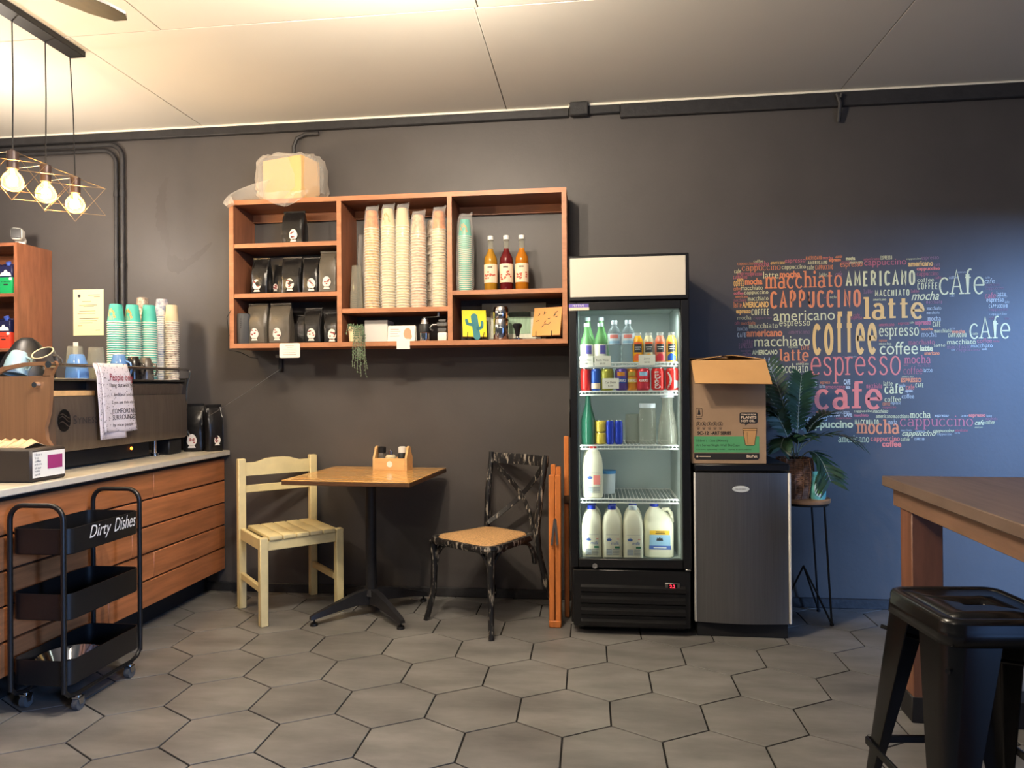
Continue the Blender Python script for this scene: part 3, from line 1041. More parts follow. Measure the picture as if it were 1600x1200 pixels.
# ---- nested paper cups
def cup_mesh(name, body, rt, rb, h, motif=False):
    """one upside-down paper cup: rolled rim below, narrow base above"""
    b = MB()
    b.lathe([(rt - .0022, .0015), (rt - .0005, 0), (rt + .0012, .0008), (rt + .0018, .0028), (rt + .0010, .0048), (rt - .0015, .0055)], n=20, m=0)
    b.lathe([(rt - .0015, .0055), (rb, h - .001)], n=20, m=1)
    b.lathe([(rb, h - .001), (rb - .001, h), (rb - .003, h), (rb - .0035, h - .006), (0.0005, h - .006)], n=20, m=1)
    if motif:
        def on(a, z):
            f = z / h
            r = (rt - .0015) * (1 - f) + rb * f + .0005
            return (r * cos(a), r * sin(a), z)
        for q in range(9):
            a0 = -pi / 2 - .15 + .62 * cos(q * .7) * .8
            z0 = h * (.34 + .3 * abs(sin(q * .7)))
            for s in range(3):
                a1, z1 = a0 + .1 * s - .1, z0 - .006 * s
                b.add([on(a1, z1), on(a1 + .16, z1 + .004), on(a1 + .14, z1 + .013), on(a1 - .03, z1 + .01)], [(0, 1, 2, 3)], m=2)
        for q in range(4):
            a1 = -pi / 2 - .3 + .2 * q
            b.add([on(a1, h * .12), on(a1 + .05, h * .12), on(a1 + .05, h * .36), on(a1, h * .36)], [(0, 1, 2, 3)], m=2)
    mats = ['cup_white', body] + (['motif'] if motif else [])
    o = b.build('paper_cup', mats)
    return o


CUPDATA = {}


def cup_stack(x, y, z, n, pitch, rt, rb, h, body, body_top, lab_n, lab_top, grp, motif=False, rim='cup_white', lean=(0, 0)):
    key = (body, rt, rb, h)
    if key not in CUPDATA:
        CUPDATA[key] = cup_mesh('paper_cup', body, rt, rb, h)
        first = CUPDATA[key]
    else:
        first = None
    src = CUPDATA[key]
    for k in range(n - 1):
        if first is not None:
            o, first = src, None
        else:
            o = src.copy()
            COL.objects.link(o)
        o.location = (x + lean[0] * k, y + lean[1] * k, z + pitch * k)
        o.rotation_euler = (0, 0, 0.7 * k)
        tag(o, lab_n, 'cup', grp)
    top = cup_mesh('paper_cup', body_top, rt, rb, h, motif)
    top.location = (x + lean[0] * (n - 1), y + lean[1] * (n - 1), z + pitch * (n - 1))
    tag(top, lab_top, 'cup', grp)


def sleeve(x, y, z, h, r, label, seed):
    r2 = random.Random(seed)
    b = MB()
    prof = [(r * 1.0, 0.001), (r * 1.06, h * .1), (r * 1.04, h * .3), (r * 1.08, h * .5), (r * 1.0, h * .7), (r * .96, h * .84), (r * .86, h * .93), (r * .8, h * .97)]
    rings = []
    for q, (rr, zz) in enumerate(prof):
        rings.append([(x + rr * (1 + r2.uniform(-.035, .035)) * cos(2 * pi * i / 16), y + rr * (1 + r2.uniform(-.035, .035)) * sin(2 * pi * i / 16), z + zz) for i in range(16)])
    rings.append([(x + r * .8 * cos(2 * pi * i / 16) + .006, y + .012 * sin(2 * pi * i / 16), z + h * 1.02 + (.012 if i in (1, 2) else 0) + r2.uniform(0, .006)) for i in range(16)])
    b.loft(rings, False, False)
    b.solo('plastic_sleeve', 'film_wrap', label, 'plastic sleeve', 'clear sleeves around the stacked cups')


SL = (
    # x, z, n, pitch, rt, rb, h, body, top, name, motif
    (-1.243, 30, .0155, .0425, .0300, .105, 'cup_gold', 'cup_orange', 'gold flecked', 'the divider by the coffee bags'),
    (-1.148, 30, .0158, .0400, .0290, .105, 'cup_cream', 'cup_cream', 'plain cream', 'the gold flecked stack'),
    (-1.064, 30, .0158, .0395, .0290, .105, 'cup_cream', 'cup_cream', 'cream', 'the middle of the bay'),
    (-0.974, 27, .0160, .0430, .0290, .105, 'cup_pink', 'cup_pink', 'pink printed', 'the shorter leaning stack'),
    (-0.856, 28, .0160, .0410, .0300, .105, 'cup_cream', 'cup_orange', 'orange topped', 'the second divider'),
)
for i, (x, n, pitch, rt, rb, h, body, top, nm, where) in enumerate(SL):
    posn = ('first', 'second', 'third', 'fourth', 'last')[i]
    cup_stack(x, 3.87, S3, n, pitch, rt, rb, h, body, top,
              'nested %s paper cup in the %s bagged stack of the middle bay' % (nm, posn),
              '%s paper cup topping the %s bagged stack of the middle bay' % (nm, posn),
              '%s bagged cup stack of the middle bay' % posn, motif=(i in (1,)))
    sleeve(x, 3.87, S3, pitch * (n - 1) + h + .012, rt + .0045, 'clear plastic sleeve around the %s cup stack of the middle bay, %s cups' % (posn, nm), 20 + i)
cup_stack(-0.914, 3.965, S3, 9, .052, .0380, .0290, .095, 'cup_brown', 'cup_brown', 'brown printed paper cup of the stack behind the two front bagged stacks',
          'brown printed paper cup topping the stack behind the two front bagged stacks', 'brown cup stack behind the bagged stacks')
cup_stack(-0.708, 3.87, S4, 28, .0112, .0390, .0280, .098, 'cup_teal', 'cup_teal', 'nested white paper cup in the teal topped stack beside the syrup bottles',
          'teal paper cup with a gold motif topping the stack beside the syrup bottles', 'teal topped bagged cup stack', motif=True)
sleeve(-0.708, 3.87, S4, .0112 * 27 + .098 + .022, .0475, 'clear plastic sleeve around the teal topped cup stack beside the syrup bottles', 31)

b = MB()
for k in range(9):
    z = S3 + k * .012
    b.lathe([(.036, z - S3), (.0365, z - S3 + .002), (.034, z - S3 + .004)], (-1.328, 3.85, S3), 16)
b.lathe([(.0335, .10), (.026, .245), (.001, .245)], (-1.328, 3.85, S3), 16)
b.lathe([(.037, 0), (.037, .012), (.0345, .10)], (-1.328, 3.85, S3), 16)
b.solo('plastic_cup_stack', 'clear_glass', 'short stack of clear plastic cups in front of the divider in the middle bay', 'plastic cups')
b = MB()
r2 = random.Random(5)
rings = []
for k in range(7):
    f = k / 6
    rings.append([(-1.325 + .028 * cos(2 * pi * i / 10) * (1 - .4 * f) + .012 * sin(k) + r2.uniform(-.006, .006), 3.96 + .03 * sin(2 * pi * i / 10), S3 + .44 * f) for i in range(10)])
b.loft(rings)
b.solo('wrapped_lids', 'film_wrap', 'clear wrapped sleeve of lids standing behind the clear plastic cups', 'lids')


# ---- syrup bottles
def syrup(x, mt, label):
    t = thing('syrup_bottle', label, 'bottle', (x, 3.88, S4), 0, 'syrup bottles')
    b = MB()
    b.lathe([(.001, 0), (.034, 0), (.037, .004), (.037, .168), (.035, .186), (.024, .208), (.0155, .226), (.0145, .236)], n=22)
    b.build('syrup', mt, t, True)
    b = MB()
    b.lathe([(.0148, .236), (.014, .276), (.0165, .278), (.0165, .284), (.013, .285)], n=18)
    b.build('neck', 'clear_glass', t, True)
    b = MB()
    b.lathe([(.001, .308), (.0155, .308), (.0165, .304), (.0165, .286), (.001, .286)], n=18)
    b.build('cap', 'white_plastic', t, True)
    b = MB()
    b.lathe([(.0376, .045), (.0378, .046), (.0378, .147), (.0376, .148)], n=24)
    for q in range(12):
        a = -pi / 2 + r2.uniform(-.8, .8)
        z = .06 + r2.uniform(0, .03) if q < 9 else .085 + r2.uniform(0, .02)
        p = (.0381 * cos(a), .0381 * sin(a), z)
        b.X = Matrix.Translation(p) @ Matrix.Rotation(a + pi / 2, 4, 'Z')
        b.box(-.005, .005, -.0006, .0006, -.004, .004, m=1)
        b.X = None
    b.X = None
    for q in range(6):
        a = -pi / 2 - .3 + .12 * q
        b.X = Matrix.Translation((.0381 * cos(a), .0381 * sin(a), .13)) @ Matrix.Rotation(a + pi / 2, 4, 'Z')
        b.box(-.0016, .0016, -.0006, .0006, -.004, .004, m=2)
        b.X = None
    b.build('label', ['label_cream', 'label_mark', 'ink'], t, True)


syrup(-0.566, 'syrup_gold', 'pale gold syrup bottle with a white cap, next to the teal topped cup stack')
syrup(-0.478, 'syrup_red', 'dark red syrup bottle with a white cap between two golden ones')
syrup(-0.392, 'syrup_amber', 'amber syrup bottle with a white cap beside the empty end of its shelf')

# ---- lower row of the middle bay
t = thing('hanging_plant', 'string-of-pearls plant trailing from a cream pot over the shelf edge', 'plant', (-1.335, 3.842, S0))
b = MB()
b.lathe([(.001, 0), (.03, 0), (.034, .004), (.039, .085), (.037, .088), (.034, .08), (.001, .078)], n=24)
b.build('pot', 'pot_cream', t, True)
b = MB()
r3 = random.Random(11)
for k in range(26):
    if k < 14:
        a = r3.uniform(0, 2 * pi)
        path = [(.02 * cos(a), .02 * sin(a), .085), (.042 * cos(a), .042 * sin(a) - .003, .098), (.052 * cos(a), .03 * sin(a) - .016, .085 - r3.uniform(.01, .05))]
        n = 7
    else:
        xx = .008 + .075 * ((k - 14) / 12.0)
        end = -.06 - .11 * abs(sin(k * 2.3)) - (.03 if k % 3 == 0 else 0)
        path = [(xx * .5, -.015, .088), (xx * .8, -.050, .085), (xx, -.058, .03), (xx + r3.uniform(-.006, .006), -.056, end * .5), (xx + r3.uniform(-.01, .01), -.054, end)]
        n = 22
    P = [Vector(p) for p in path]
    b.tube(path, .0008, 4, m=1)
    for q in range(n):
        f = q / (n - 1) * (len(P) - 1)
        i = min(int(f), len(P) - 2)
        p = P[i].lerp(P[i + 1], f - i)
        b.ball((p.x + r3.uniform(-.005, .005), p.y + r3.uniform(-.004, .003), p.z), r3.uniform(.0028, .0046), 6)
b.build('trailing_stems', ['leaf_pale', 'stem_pale'], t, True)

b = MB()
b.box(-1.30, -1.165, 3.90, 4.03, S0, S0 + .128, .002)
b.solo('white_box', 'white_plastic', 'plain white box behind the trailing plant on the bottom shelf', 'box')

t = thing('tent_card', 'white spiral-bound tent card with a peach face print on the bottom shelf', 'card', (-1.07, 3.84, S0), 0)
b = MB()
b.X = Matrix.Rotation(-.18, 4, 'X')
b.box(-.078, .078, -.001, .001, 0, .092)
b.X = Matrix.Translation((0, .052, 0)) @ Matrix.Rotation(.2, 4, 'X')
b.box(-.078, .078, -.001, .001, 0, .09)
b.X = None
for k in range(16):
    b.torus((-.07 + k * .0093, .02, .09), (1, 0, 0), .0045, .0007, 8, 4, m=1)
b.build('card', ['paper', 'ink'], t, True)
b = MB()
b.X = Matrix.Rotation(-.18, 4, 'X') @ Matrix.Translation((0, -.0016, 0))
b.prism([(.035 + .022 * cos(a), .046 + .032 * sin(a)) for a in [2 * pi * q / 18 for q in range(18)]], 'y', -.0003, .0003)
b.prism([(.048 + .014 * cos(a), .028 + .018 * sin(a)) for a in [2 * pi * q / 14 for q in range(14)]], 'y', -.0004, .0003)
for k, w in enumerate((.05, .06, .045, .055)):
    b.box(-.065, -.065 + w, -.0003, .0003, .07 - .013 * k, .072 - .013 * k, m=1)
b.X = None
b.build('print', ['skin_print', 'label_mark'], t, True)
b = MB()
b.box(-1.083, -1.008, SY0 - .0035, SY0 - .0015, 1.437, 1.492)
b.solo('price_card', 'paper', 'small blank white card stuck over the shelf edge below the tent card', 'card')

t = thing('hand_grinder', 'black and steel hand coffee grinder with a side crank on the bottom shelf', 'grinder', (-.935, 3.85, S0))
b = MB()
b.lathe([(.001, 0), (.028, 0), (.029, .003), (.029, .045), (.031, .047), (.001, .047)], n=24)
b.lathe([(.033, .092), (.03, .105), (.022, .118), (.022, .126), (.001, .127)], n=24)
b.build('steel_jar', 'chrome', t, True)
b = MB()
b.lathe([(.032, .047), (.035, .05), (.035, .092), (.033, .096)], n=24, cap0=True, cap1=True)
b.build('grip_band', 'black_plastic', t, True)
b = MB()
b.obox((-.01, 0, .132), (.085, -.01, .136), .012, .005, bev=.002)
b.cyl((0, 0, .126), (0, 0, .136), .006, n=10)
b.cyl((.08, -.01, .136), (.08, -.01, .158), .008, .009, n=12)
b.build('crank', 'steel', t, True)

t = thing('portafilter_stand', 'small silver coffee press with a white base beside the hand grinder', 'coffee press', (-.835, 3.86, S0))
b = MB()
b.box(-.026, .026, -.026, .026, 0, .048, .006, seg=2)
b.build('base_block', 'white_plastic', t, True)
b = MB()
b.box(-.027, .027, -.027, .027, .05, .075, .004)
b.box(-.03, .03, -.03, .03, .08, .105, .004)
b.box(-.022, .022, -.02, .02, .105, .122, .003)
b.tube([(-.03, -.02, .09), (-.055, -.025, .088), (-.066, -.028, .075), (-.062, -.028, .062), (-.05, -.025, .058)], .006, 8)
b.build('press_head', 'steel', t, True)

# ---- lower row of the last bay


def easel_painting(x, y, w, h, rz, tilt, skew, name, label, paint):
    t = thing(name, label, 'painting', (x, y, S0), rz, None)
    b = MB()
    b.X = Matrix.Translation((0, 0, .022)) @ Matrix.Rotation(-tilt, 4, 'X')
    b.box(-w / 2, w / 2, 0, .016, 0, h, .001, m=1)
    b.box(-w / 2, w / 2, -.0008, -.0001, 0, h, m=0)
    b.X = None
    b.build('canvas', [paint, 'canvas_edge'], t, True)
    b = MB()
    b.X = Matrix.Translation((0, 0, .022)) @ Matrix.Rotation(-tilt, 4, 'X')
    if paint == 'paint_yellow':
        def cap_bar(p0, p1, r):
            pts = []
            d = (Vector(p1) - Vector(p0)).normalized()
            nn = Vector((-d.y, d.x))
            a0 = math.atan2(nn.y, nn.x)
            for q in range(9):
                a = a0 + pi * q / 8
                pts.append((p0[0] + r * cos(a), p0[1] + r * sin(a)))
            for q in range(9):
                a = a0 + pi + pi * q / 8
                pts.append((p1[0] + r * cos(a), p1[1] + r * sin(a)))
            b.prism(pts, 'y', -.0016, -.0008)
        cap_bar((.012, .0), (.0, .118), .019)
        cap_bar((-.012, .07), (-.038, .076), .009)
        cap_bar((-.040, .078), (-.044, .098), .008)
        cap_bar((.018, .045), (.040, .056), .009)
        cap_bar((.042, .058), (.043, .085), .008)
        b.build('painted_cactus', 'paint_teal', t, True)
    else:
        rr = random.Random(2)
        for q in range(15):
            px, pz, a = rr.uniform(-w * .36, w * .32), rr.uniform(h * .25, h * .85), rr.uniform(.1, 1.3)
            L = .011
            b.prism([(px - L * cos(a), pz - L * sin(a)), (px + .002, pz - .002), (px + L * cos(a), pz + L * sin(a)), (px - .002, pz + .002)], 'y', -.0016, -.0008)
        b.build('brush_marks', 'paint_dark', t, True)
    b.X = None
    b = MB()
    for s in (-.045, .045):
        b.tube([(s, .05, .004), (s, .0, .004), (s, -.03, .006), (s, -.032, .022), (s + .002, -.034, .045)], .0022, 6)
        b.tube([(s, .05, .004), (s * .7, .045, .09)], .0022, 6)
    b.tube([(-.045, .05, .004), (.045, .05, .004)], .0022, 6)
    b.build('wire_easel', 'black_metal', t, True)


easel_painting(-.655, 3.86, .135, .158, .28, .28, 0, 'cactus_painting', 'small yellow canvas of a teal cactus on a wire easel', 'paint_yellow')
easel_painting(-.262, 3.86, .165, .165, -.30, .28, 0, 'orange_painting', 'small orange canvas with dark brush flecks on a wire easel', 'paint_orange')

t = thing('picture_frame', 'grey picture frame with a pale mount leaning at the back of the bottom shelf', 'picture frame', (-.455, 4.0, S0))
b = MB()
b.X = Matrix.Rotation(-.12, 4, 'X')
for x0, x1, z0, z1 in ((-.185, .185, .175, .225), (-.185, .185, 0, .02), (-.185, -.135, .02, .175), (.135, .185, .02, .175)):
    b.box(x0, x1, -.006, .006, z0, z1, .001)
b.build('frame', 'frame_grey', t, True)
b = MB()
b.X = Matrix.Rotation(-.12, 4, 'X')
b.box(-.134, .134, -.0005, .003, .021, .174)
b.build('mount', 'mount_white', t, True)
b = MB()
b.X = Matrix.Rotation(-.12, 4, 'X')
b.box(-.098, .098, -.0018, -.0008, .145, .172)
b.box(-.098, .098, -.0018, -.0008, .045, .144, m=1)
b.build('photo', ['photo_green', 'photo_pale'], t, True)

t = thing('steel_shaker', 'tall polished steel shaker in front of the grey picture frame', 'shaker', (-.508, 3.86, S0))
b = MB()
b.lathe([(.001, 0), (.040, 0), (.043, .004), (.043, .112), (.0405, .116)], n=28)
b.build('lower_cup', 'chrome', t, True)
b = MB()
b.lathe([(.0405, .116), (.043, .12), (.043, .168), (.036, .184), (.001, .187)], n=28)
b.build('upper_cup', 'chrome', t, True)
b = MB()
b.box(-.010, .016, -.0445, -.0425, .138, .144)
b.box(-.008, .012, -.0445, -.0425, .066, .070)
b.build('etched_marks', 'ink_light', t, True)

t = thing('coffee_tamper', 'black handled coffee tamper standing between the steel shaker and orange canvas', 'tamper', (-.417, 3.855, S0))
b = MB()
b.lathe([(.001, 0), (.029, 0), (.029, .008), (.012, .013), (.010, .018)], n=24)
b.build('steel_foot', 'chrome', t, True)
b = MB()
b.lathe([(.010, .018), (.012, .03), (.018, .06), (.026, .074), (.027, .084), (.02, .09), (.001, .091)], n=24)
b.build('handle', 'black_plastic', t, True)

# ---- hanging tag, hook and wire below the unit
t = thing('hanging_tag', 'white rounded tag with small print hanging below the shelf of coffee bags', 'tag', (-1.70, SY0 - .004, 1.40))
b = MB()
pl = []
for cx, cz, a0 in ((-1.649, 1.470, 0), (-1.751, 1.470, 90), (-1.751, 1.406, 180), (-1.649, 1.406, 270)):
    pl += [(cx + .009 * cos(radians(a0 + q * 22.5)), cz + .009 * sin(radians(a0 + q * 22.5))) for q in range(5)]
b.prism(pl, 'y', SY0 - .006, SY0 - .004)
b.build('card', 'paper', t)
b = MB()
for k, w in enumerate((.05, .03, .075, .08, .07, .078)):
    b.box(-1.70 - w / 2, -1.70 + w / 2, SY0 - .0066, SY0 - .0061, 1.464 - .010 * k, 1.466 - .010 * k)
b.build('small_print', 'ink', t)
b = MB()
b.tube([(-1.70, SY0 - .003, 1.478), (-1.71, SY0 - .003, 1.49), (-1.725, SY0 + .02, 1.4815)], .0015, 5)
b.build('string', 'ink', t)
t = thing('wall_hook_bracket', 'dark metal bracket on the wall under the shelf, holding a taut wire', 'bracket', (-1.872, WY, 1.33))
b = MB()
b.box(-1.884, -1.858, WY - .02, WY - .001, 1.325, 1.405, .004)
b.cyl((-1.871, WY - .024, 1.338), (-1.871, WY - .001, 1.338), .009, n=12)
b.build('back_plate', 'charcoal_iron', t)
b = MB()
b.box(-1.896, -1.878, WY - .03, WY - .001, 1.41, 1.428, .003)
b.build('clip', 'frame_grey', t)
b = MB()
b.tube([(-1.871, WY - .026, 1.338), (-2.07, WY - .06, 1.20), (-2.29, WY - .09, 1.06)], .0022, 6)
b.build('wire', 'aluminium', t)

# ================================================================ COFFEE MACHINE
CT = 0.853
MX, MY0, MY1 = -2.35, 2.85, 3.88
TRAY = 1.278
t = thing('espresso_machine', 'large espresso machine with brown brushed side panel and dark steel back on the counter', 'coffee machine', (-2.62, 3.36, CT))
# side panel towards the room: wavy front edge, looped rail end at the top
side = [(-2.37, 1.288), (-2.372, 1.20), (-2.380, 1.12), (-2.398, 1.06), (-2.392, 1.01), (-2.365, 0.972), (-2.36, 0.955), (-2.40, 0.948), (-2.95, 0.948), (-2.99, 1.0), (-2.99, 1.285)]
b = MB()
b.prism(side, 'y', MY0 - 0.012, MY0 + 0.008)
top = [(-2.372, 1.285), (-2.345, 1.338), (-2.352, 1.352), (-2.40, 1.350), (-2.50, 1.346), (-2.60, 1.330), (-2.68, 1.300), (-2.70, 1.285), (-2.655, 1.285), (-2.62, 1.300), (-2.58, 1.316), (-2.50, 1.330), (-2.41, 1.334), (-2.395, 1.325), (-2.40, 1.300), (-2.41, 1.285)]
b.prism(top, 'y', MY0 - 0.012, MY0 + 0.008)
b.build('side_panel', 'copper_steel', t)
b = MB()
b.cyl((-2.357, MY0 - .014, 1.336), (-2.357, MY0 - .040, 1.336), .017, .015, n=18)
b.cyl((-2.43, MY0 - .013, 1.248), (-2.43, MY0 - .034, 1.248), .014, .012, n=18)
b.build('bolt_knob', 'chrome', t)
# far side panel
b = MB()
b.prism([(x + .004, z) for x, z in side], 'y', MY1 - 0.012, MY1 + 0.006)
b.build('side_panel', 'steel', t)
b = MB()
pts = [(-2.36, MY1, 1.338), (-2.345, MY1, 1.325), (-2.352, MY1, 1.29), (-2.366, MY1, 1.24), (-2.368, MY1, 1.19), (-2.375, MY1, 1.12), (-2.392, MY1, 1.06), (-2.386, MY1, 1.01), (-2.36, MY1, .97), (-2.365, MY1, .948)]
b.tube(pts, 0.007, 8)
b.build('edge_trim', 'chrome', t)
# back panel, gently bowed
prof = [(-2.372, 1.195), (-2.366, 1.15), (-2.362, 1.08), (-2.361, 1.0), (-2.364, .958), (-2.375, .945), (-2.40, .945), (-2.40, 1.195)]
b = MB()
b.prism(prof, 'y', MY0 + .009, MY1 - .013)
b.build('back_panel', 'dark_steel', t)
b = MB()
b.prism([(-2.395, 1.197), (-2.385, 1.25), (-2.42, 1.277), (-2.45, 1.277), (-2.45, 1.197)], 'y', 3.16, MY1 - .013)
b.build('upper_panel', 'dark_steel', t)
b = MB()
b.box(-3.13, -2.452, MY0 + .009, MY1 - .013, .948, TRAY - .012)
b.build('body', 'black_plastic', t)
b = MB()
b.box(-2.445, -2.40, MY0 + .010, 3.155, 1.196, 1.222, .002)
b.build('shelf_strip', 'caddy_wood', t)
b = MB()
b.box(-3.13, -2.375, MY0 + .010, MY1 - .014, TRAY - .011, TRAY, .003)
b.build('cup_tray', 'steel', t)
b = MB()
b.tube([(-2.357, MY0 + .009, 1.336), (-2.357, MY1 - .03, 1.338), (-2.358, MY1 - .006, 1.336)], .0085, 10)
b.build('cup_rail', 'chrome', t)
b = MB()
b.box(-2.80, -2.43, 2.93, 3.62, CT + .012, .944, .006)
b.build('drip_base', 'black_matte', t)
for (x, y) in ((-2.455, 2.96), (-2.455, 3.70), (-2.80, 2.96), (-2.80, 3.70)):
    b = MB()
    b.cyl((x, y, CT), (x, y, CT + .014), .026, .024, n=18)
    b.cyl((x, y, CT + .014), (x, y, .947), .014, n=16)
    b.build('leg', 'chrome', t)
b = MB()
b.cyl((-2.428, 3.46, .915), (-2.424, 3.46, .915), .008, n=12)
b.build('pilot_light', 'led_orange', t)
b = MB()
lx = -2.3585
pl = [(2.905 + .038 * cos(a), 1.088 + .05 * sin(a)) for a in [2 * pi * q / 32 for q in range(32)]]
b.prism(pl, 'x', lx - .003, lx + .0004)
b.build('emblem', 'black_gloss', t)
b = MB()
for k, (z0, amp) in enumerate(((1.112, .007), (1.098, .010), (1.076, .009))):
    up, lo = [], []
    for q in range(11):
        f = q / 10
        y = 2.872 + .066 * f
        z = z0 + amp * sin(f * 5.0) - .008 * f
        th = .0028 * sin(pi * f) + .0004
        up.append((lx + .0009, y, z + th))
        lo.append((lx + .0009, y, z - th))
    b.grid([lo, up])
b.build('emblem_swoosh', 'steel', t)
b = MB()
w = text(b, 'S', (lx + .0012, 2.958, 1.068), (0, 1, 0), (0, 0, 1), .040)
text(b, 'YNESSO', (lx + .0012, 2.963 + w, 1.068), (0, 1, 0), (0, 0, 1), .030, sp=1.15)
b.build('lettering', 'ink', t)

# speckled tea towel over the rail
t = thing('tea_towel', 'white speckled tea towel with handwritten lines hanging over the coffee machine rail', 'tea towel', (-2.345, 3.2, 1.0))
TYA, TYB = 3.100, 3.310


def towel_pt(f, g, off=0.0):
    """f across 0..1, g down from the rail 0..1"""
    z = 1.352 - 0.335 * g
    y = TYA + (TYB - TYA) * f + 0.055 * g * f + 0.010 * g * (1 - f)
    x = -2.3435 + 0.014 * min(1, g * 6) + 0.005 * sin(f * 9 + g * 2) * g + 0.010 * g + off
    return (x, y, z)


b = MB()
b.grid([[towel_pt(i / 14, j / 16) for i in range(15)] for j in range(17)])
b.grid([[(-2.3435 - 0.026 * sin(pi * j / 6) ** 1 * (1 if j < 6 else 1), TYA + (TYB - TYA) * i / 14, 1.352 - 0.05 * (j / 6) ** 2 * (1 if j > 3 else 0)) for i in range(15)] for j in range(7)])
o = b.build('towel_front', 'towel', t)
md = o.modifiers.new('thick', 'SOLIDIFY')
md.thickness = 0.002
b = MB()
b.grid([[(lambda p: (p[0] - 0.006, p[1] - 0.022, p[2] - 0.004))(towel_pt(i / 10 * 0.74, j / 12 * 1.08)) for i in range(11)] for j in range(13)])
o = b.build('towel_fold', 'towel', t)
md = o.modifiers.new('thick', 'SOLIDIFY')
md.thickness = 0.002
b = MB()
rt_ = random.Random(4)
for q in range(330):
    f, g = rt_.random(), rt_.random()
    if 0.24 < f < 0.97 and rt_.random() < 0.62:
        continue
    p = Vector(towel_pt(f, g, 0.0024))
    s = rt_.uniform(.0012, .0028)
    b.add([p + Vector((0, s * cos(a), s * sin(a))) for a in (0, 1.05, 2.1, 3.14, 4.2, 5.2)], [(0, 1, 2, 3, 4, 5)])
for q in range(90):
    f, g = rt_.random() * .2, rt_.random()
    p = Vector(towel_pt(f * .74, g * 1.08, -.0024)) + Vector((-.001, -.022, -.004))
    s = rt_.uniform(.0012, .0028)
    b.add([p + Vector((0.003, s * cos(a), s * sin(a))) for a in (0, 1.05, 2.1, 3.14, 4.2, 5.2)], [(0, 1, 2, 3, 4, 5)])
b.build('speckles', 'ink', t)


def towel_line(mb, s, f0, g0, hgt, wid, shear=0.0):
    V, F, asp = glyph_mesh(s, 0.0, shear)
    W_ = wid / (TYB - TYA)
    H_ = hgt / 0.335
    mb.add([towel_pt(f0 + p[0] * W_, g0 - p[1] * H_, 0.0030) for p in V], F)


b = MB()
towel_line(b, 'People only', .26, .28, .045, .165, .1)
b.build('red_writing', 'ink_red', t)
b = MB()
for s, g, h_, w_ in (('hang out with you', .36, .026, .165), ('1. limitless and up', .49, .020, .155), ('2. you are their world', .60, .020, .155), ('COMFORTABLY', .73, .024, .165), ('SURROUNDED', .82, .024, .15), ('by nice people', .93, .020, .12)):
    towel_line(b, s, .27, g, h_, w_, .1)
b.build('black_writing', 'ink', t)


# ---- cups, mugs and glasses on the machine
MS = (
    (-2.550, 3.515, 26, .0122, .0430, .0300, .100, 'cup_teal', 'cup_teal', True, 'outermost teal topped stack beside the notice', 'first of the three teal topped stacks on the coffee machine'),
    (-2.508, 3.592, 26, .0124, .0430, .0300, .100, 'cup_teal', 'cup_teal', True, 'middle teal topped stack', 'middle of the three teal topped stacks on the coffee machine'),
    (-2.462, 3.668, 26, .0126, .0430, .0300, .100, 'cup_teal', 'cup_teal', False, 'teal topped stack beside the blue topped one', 'last of the three teal topped stacks on the coffee machine'),
    (-2.462, 3.835, 30, .0126, .0400, .0300, .100, 'cup_blue', 'cup_blue', False, 'tall blue topped stack', 'tall blue topped stack on the coffee machine'),
    (-2.405, 3.818, 27, .0126, .0370, .0290, .100, 'cup_brown', 'cup_cream', False, 'brown banded stack at the wall end', 'brown banded stack at the wall end of the coffee machine'),
    (-2.640, 3.640, 5, .0122, .0420, .0300, .100, 'cup_pink', 'cup_pink', False, 'short printed stack behind the teal ones', 'short printed stack behind the teal topped stacks'),
)
for i, (x, y, n, pt, rt, rb, h, body, top, mo, nm, grp) in enumerate(MS):
    z0 = TRAY
    if i == 5:
        z0 = TRAY
        n, pt = 24, .0135
    if i == 4:
        x, y = -2.398, 3.78
    if i == 3:
        x, y = -2.470, 3.800
    cup_stack(x, y, z0, n, pt, rt, rb, h, body, top, 'nested paper cup in the %s on the machine' % nm,
              'cup topping the %s on the machine' % nm, grp, motif=mo)
cup_stack(-2.600, 3.815, TRAY, 10, .042, .0400, .0300, .100, 'cup_brown', 'cup_brown', 'blue and brown printed paper cup of the loose stack behind the teal stacks',
          'blue and brown printed paper cup topping the stack behind the teal ones', 'printed cup stack at the back of the coffee machine')


def tumbler(x, y, k, label):
    b = MB()
    z = TRAY + .066 * k
    prof = [(.0395, 0), (.0395, .004), (.037, .04), (.035, .062), (.033, .085), (.031, .094), (.001, .095)]
    b.lathe(prof, (x, y, z), 18)
    b.lathe([(.037, .002), (.034, .05), (.0305, .088), (.001, .089)], (x, y, z), 18)
    b.solo('glass_tumbler', 'clear_glass', label, 'glass', 'upside-down tumblers on the coffee machine')


for s, (x, y) in enumerate(((-2.52, 3.175), (-2.485, 3.275))):
    for k in range(2):
        tumbler(x, y, k, 'clear tumbler, %s of the upside-down glass stack %s' % (('bottom', 'top')[k], ('nearer the blue mug with the pale handle', 'nearer the teal topped cups')[s]))


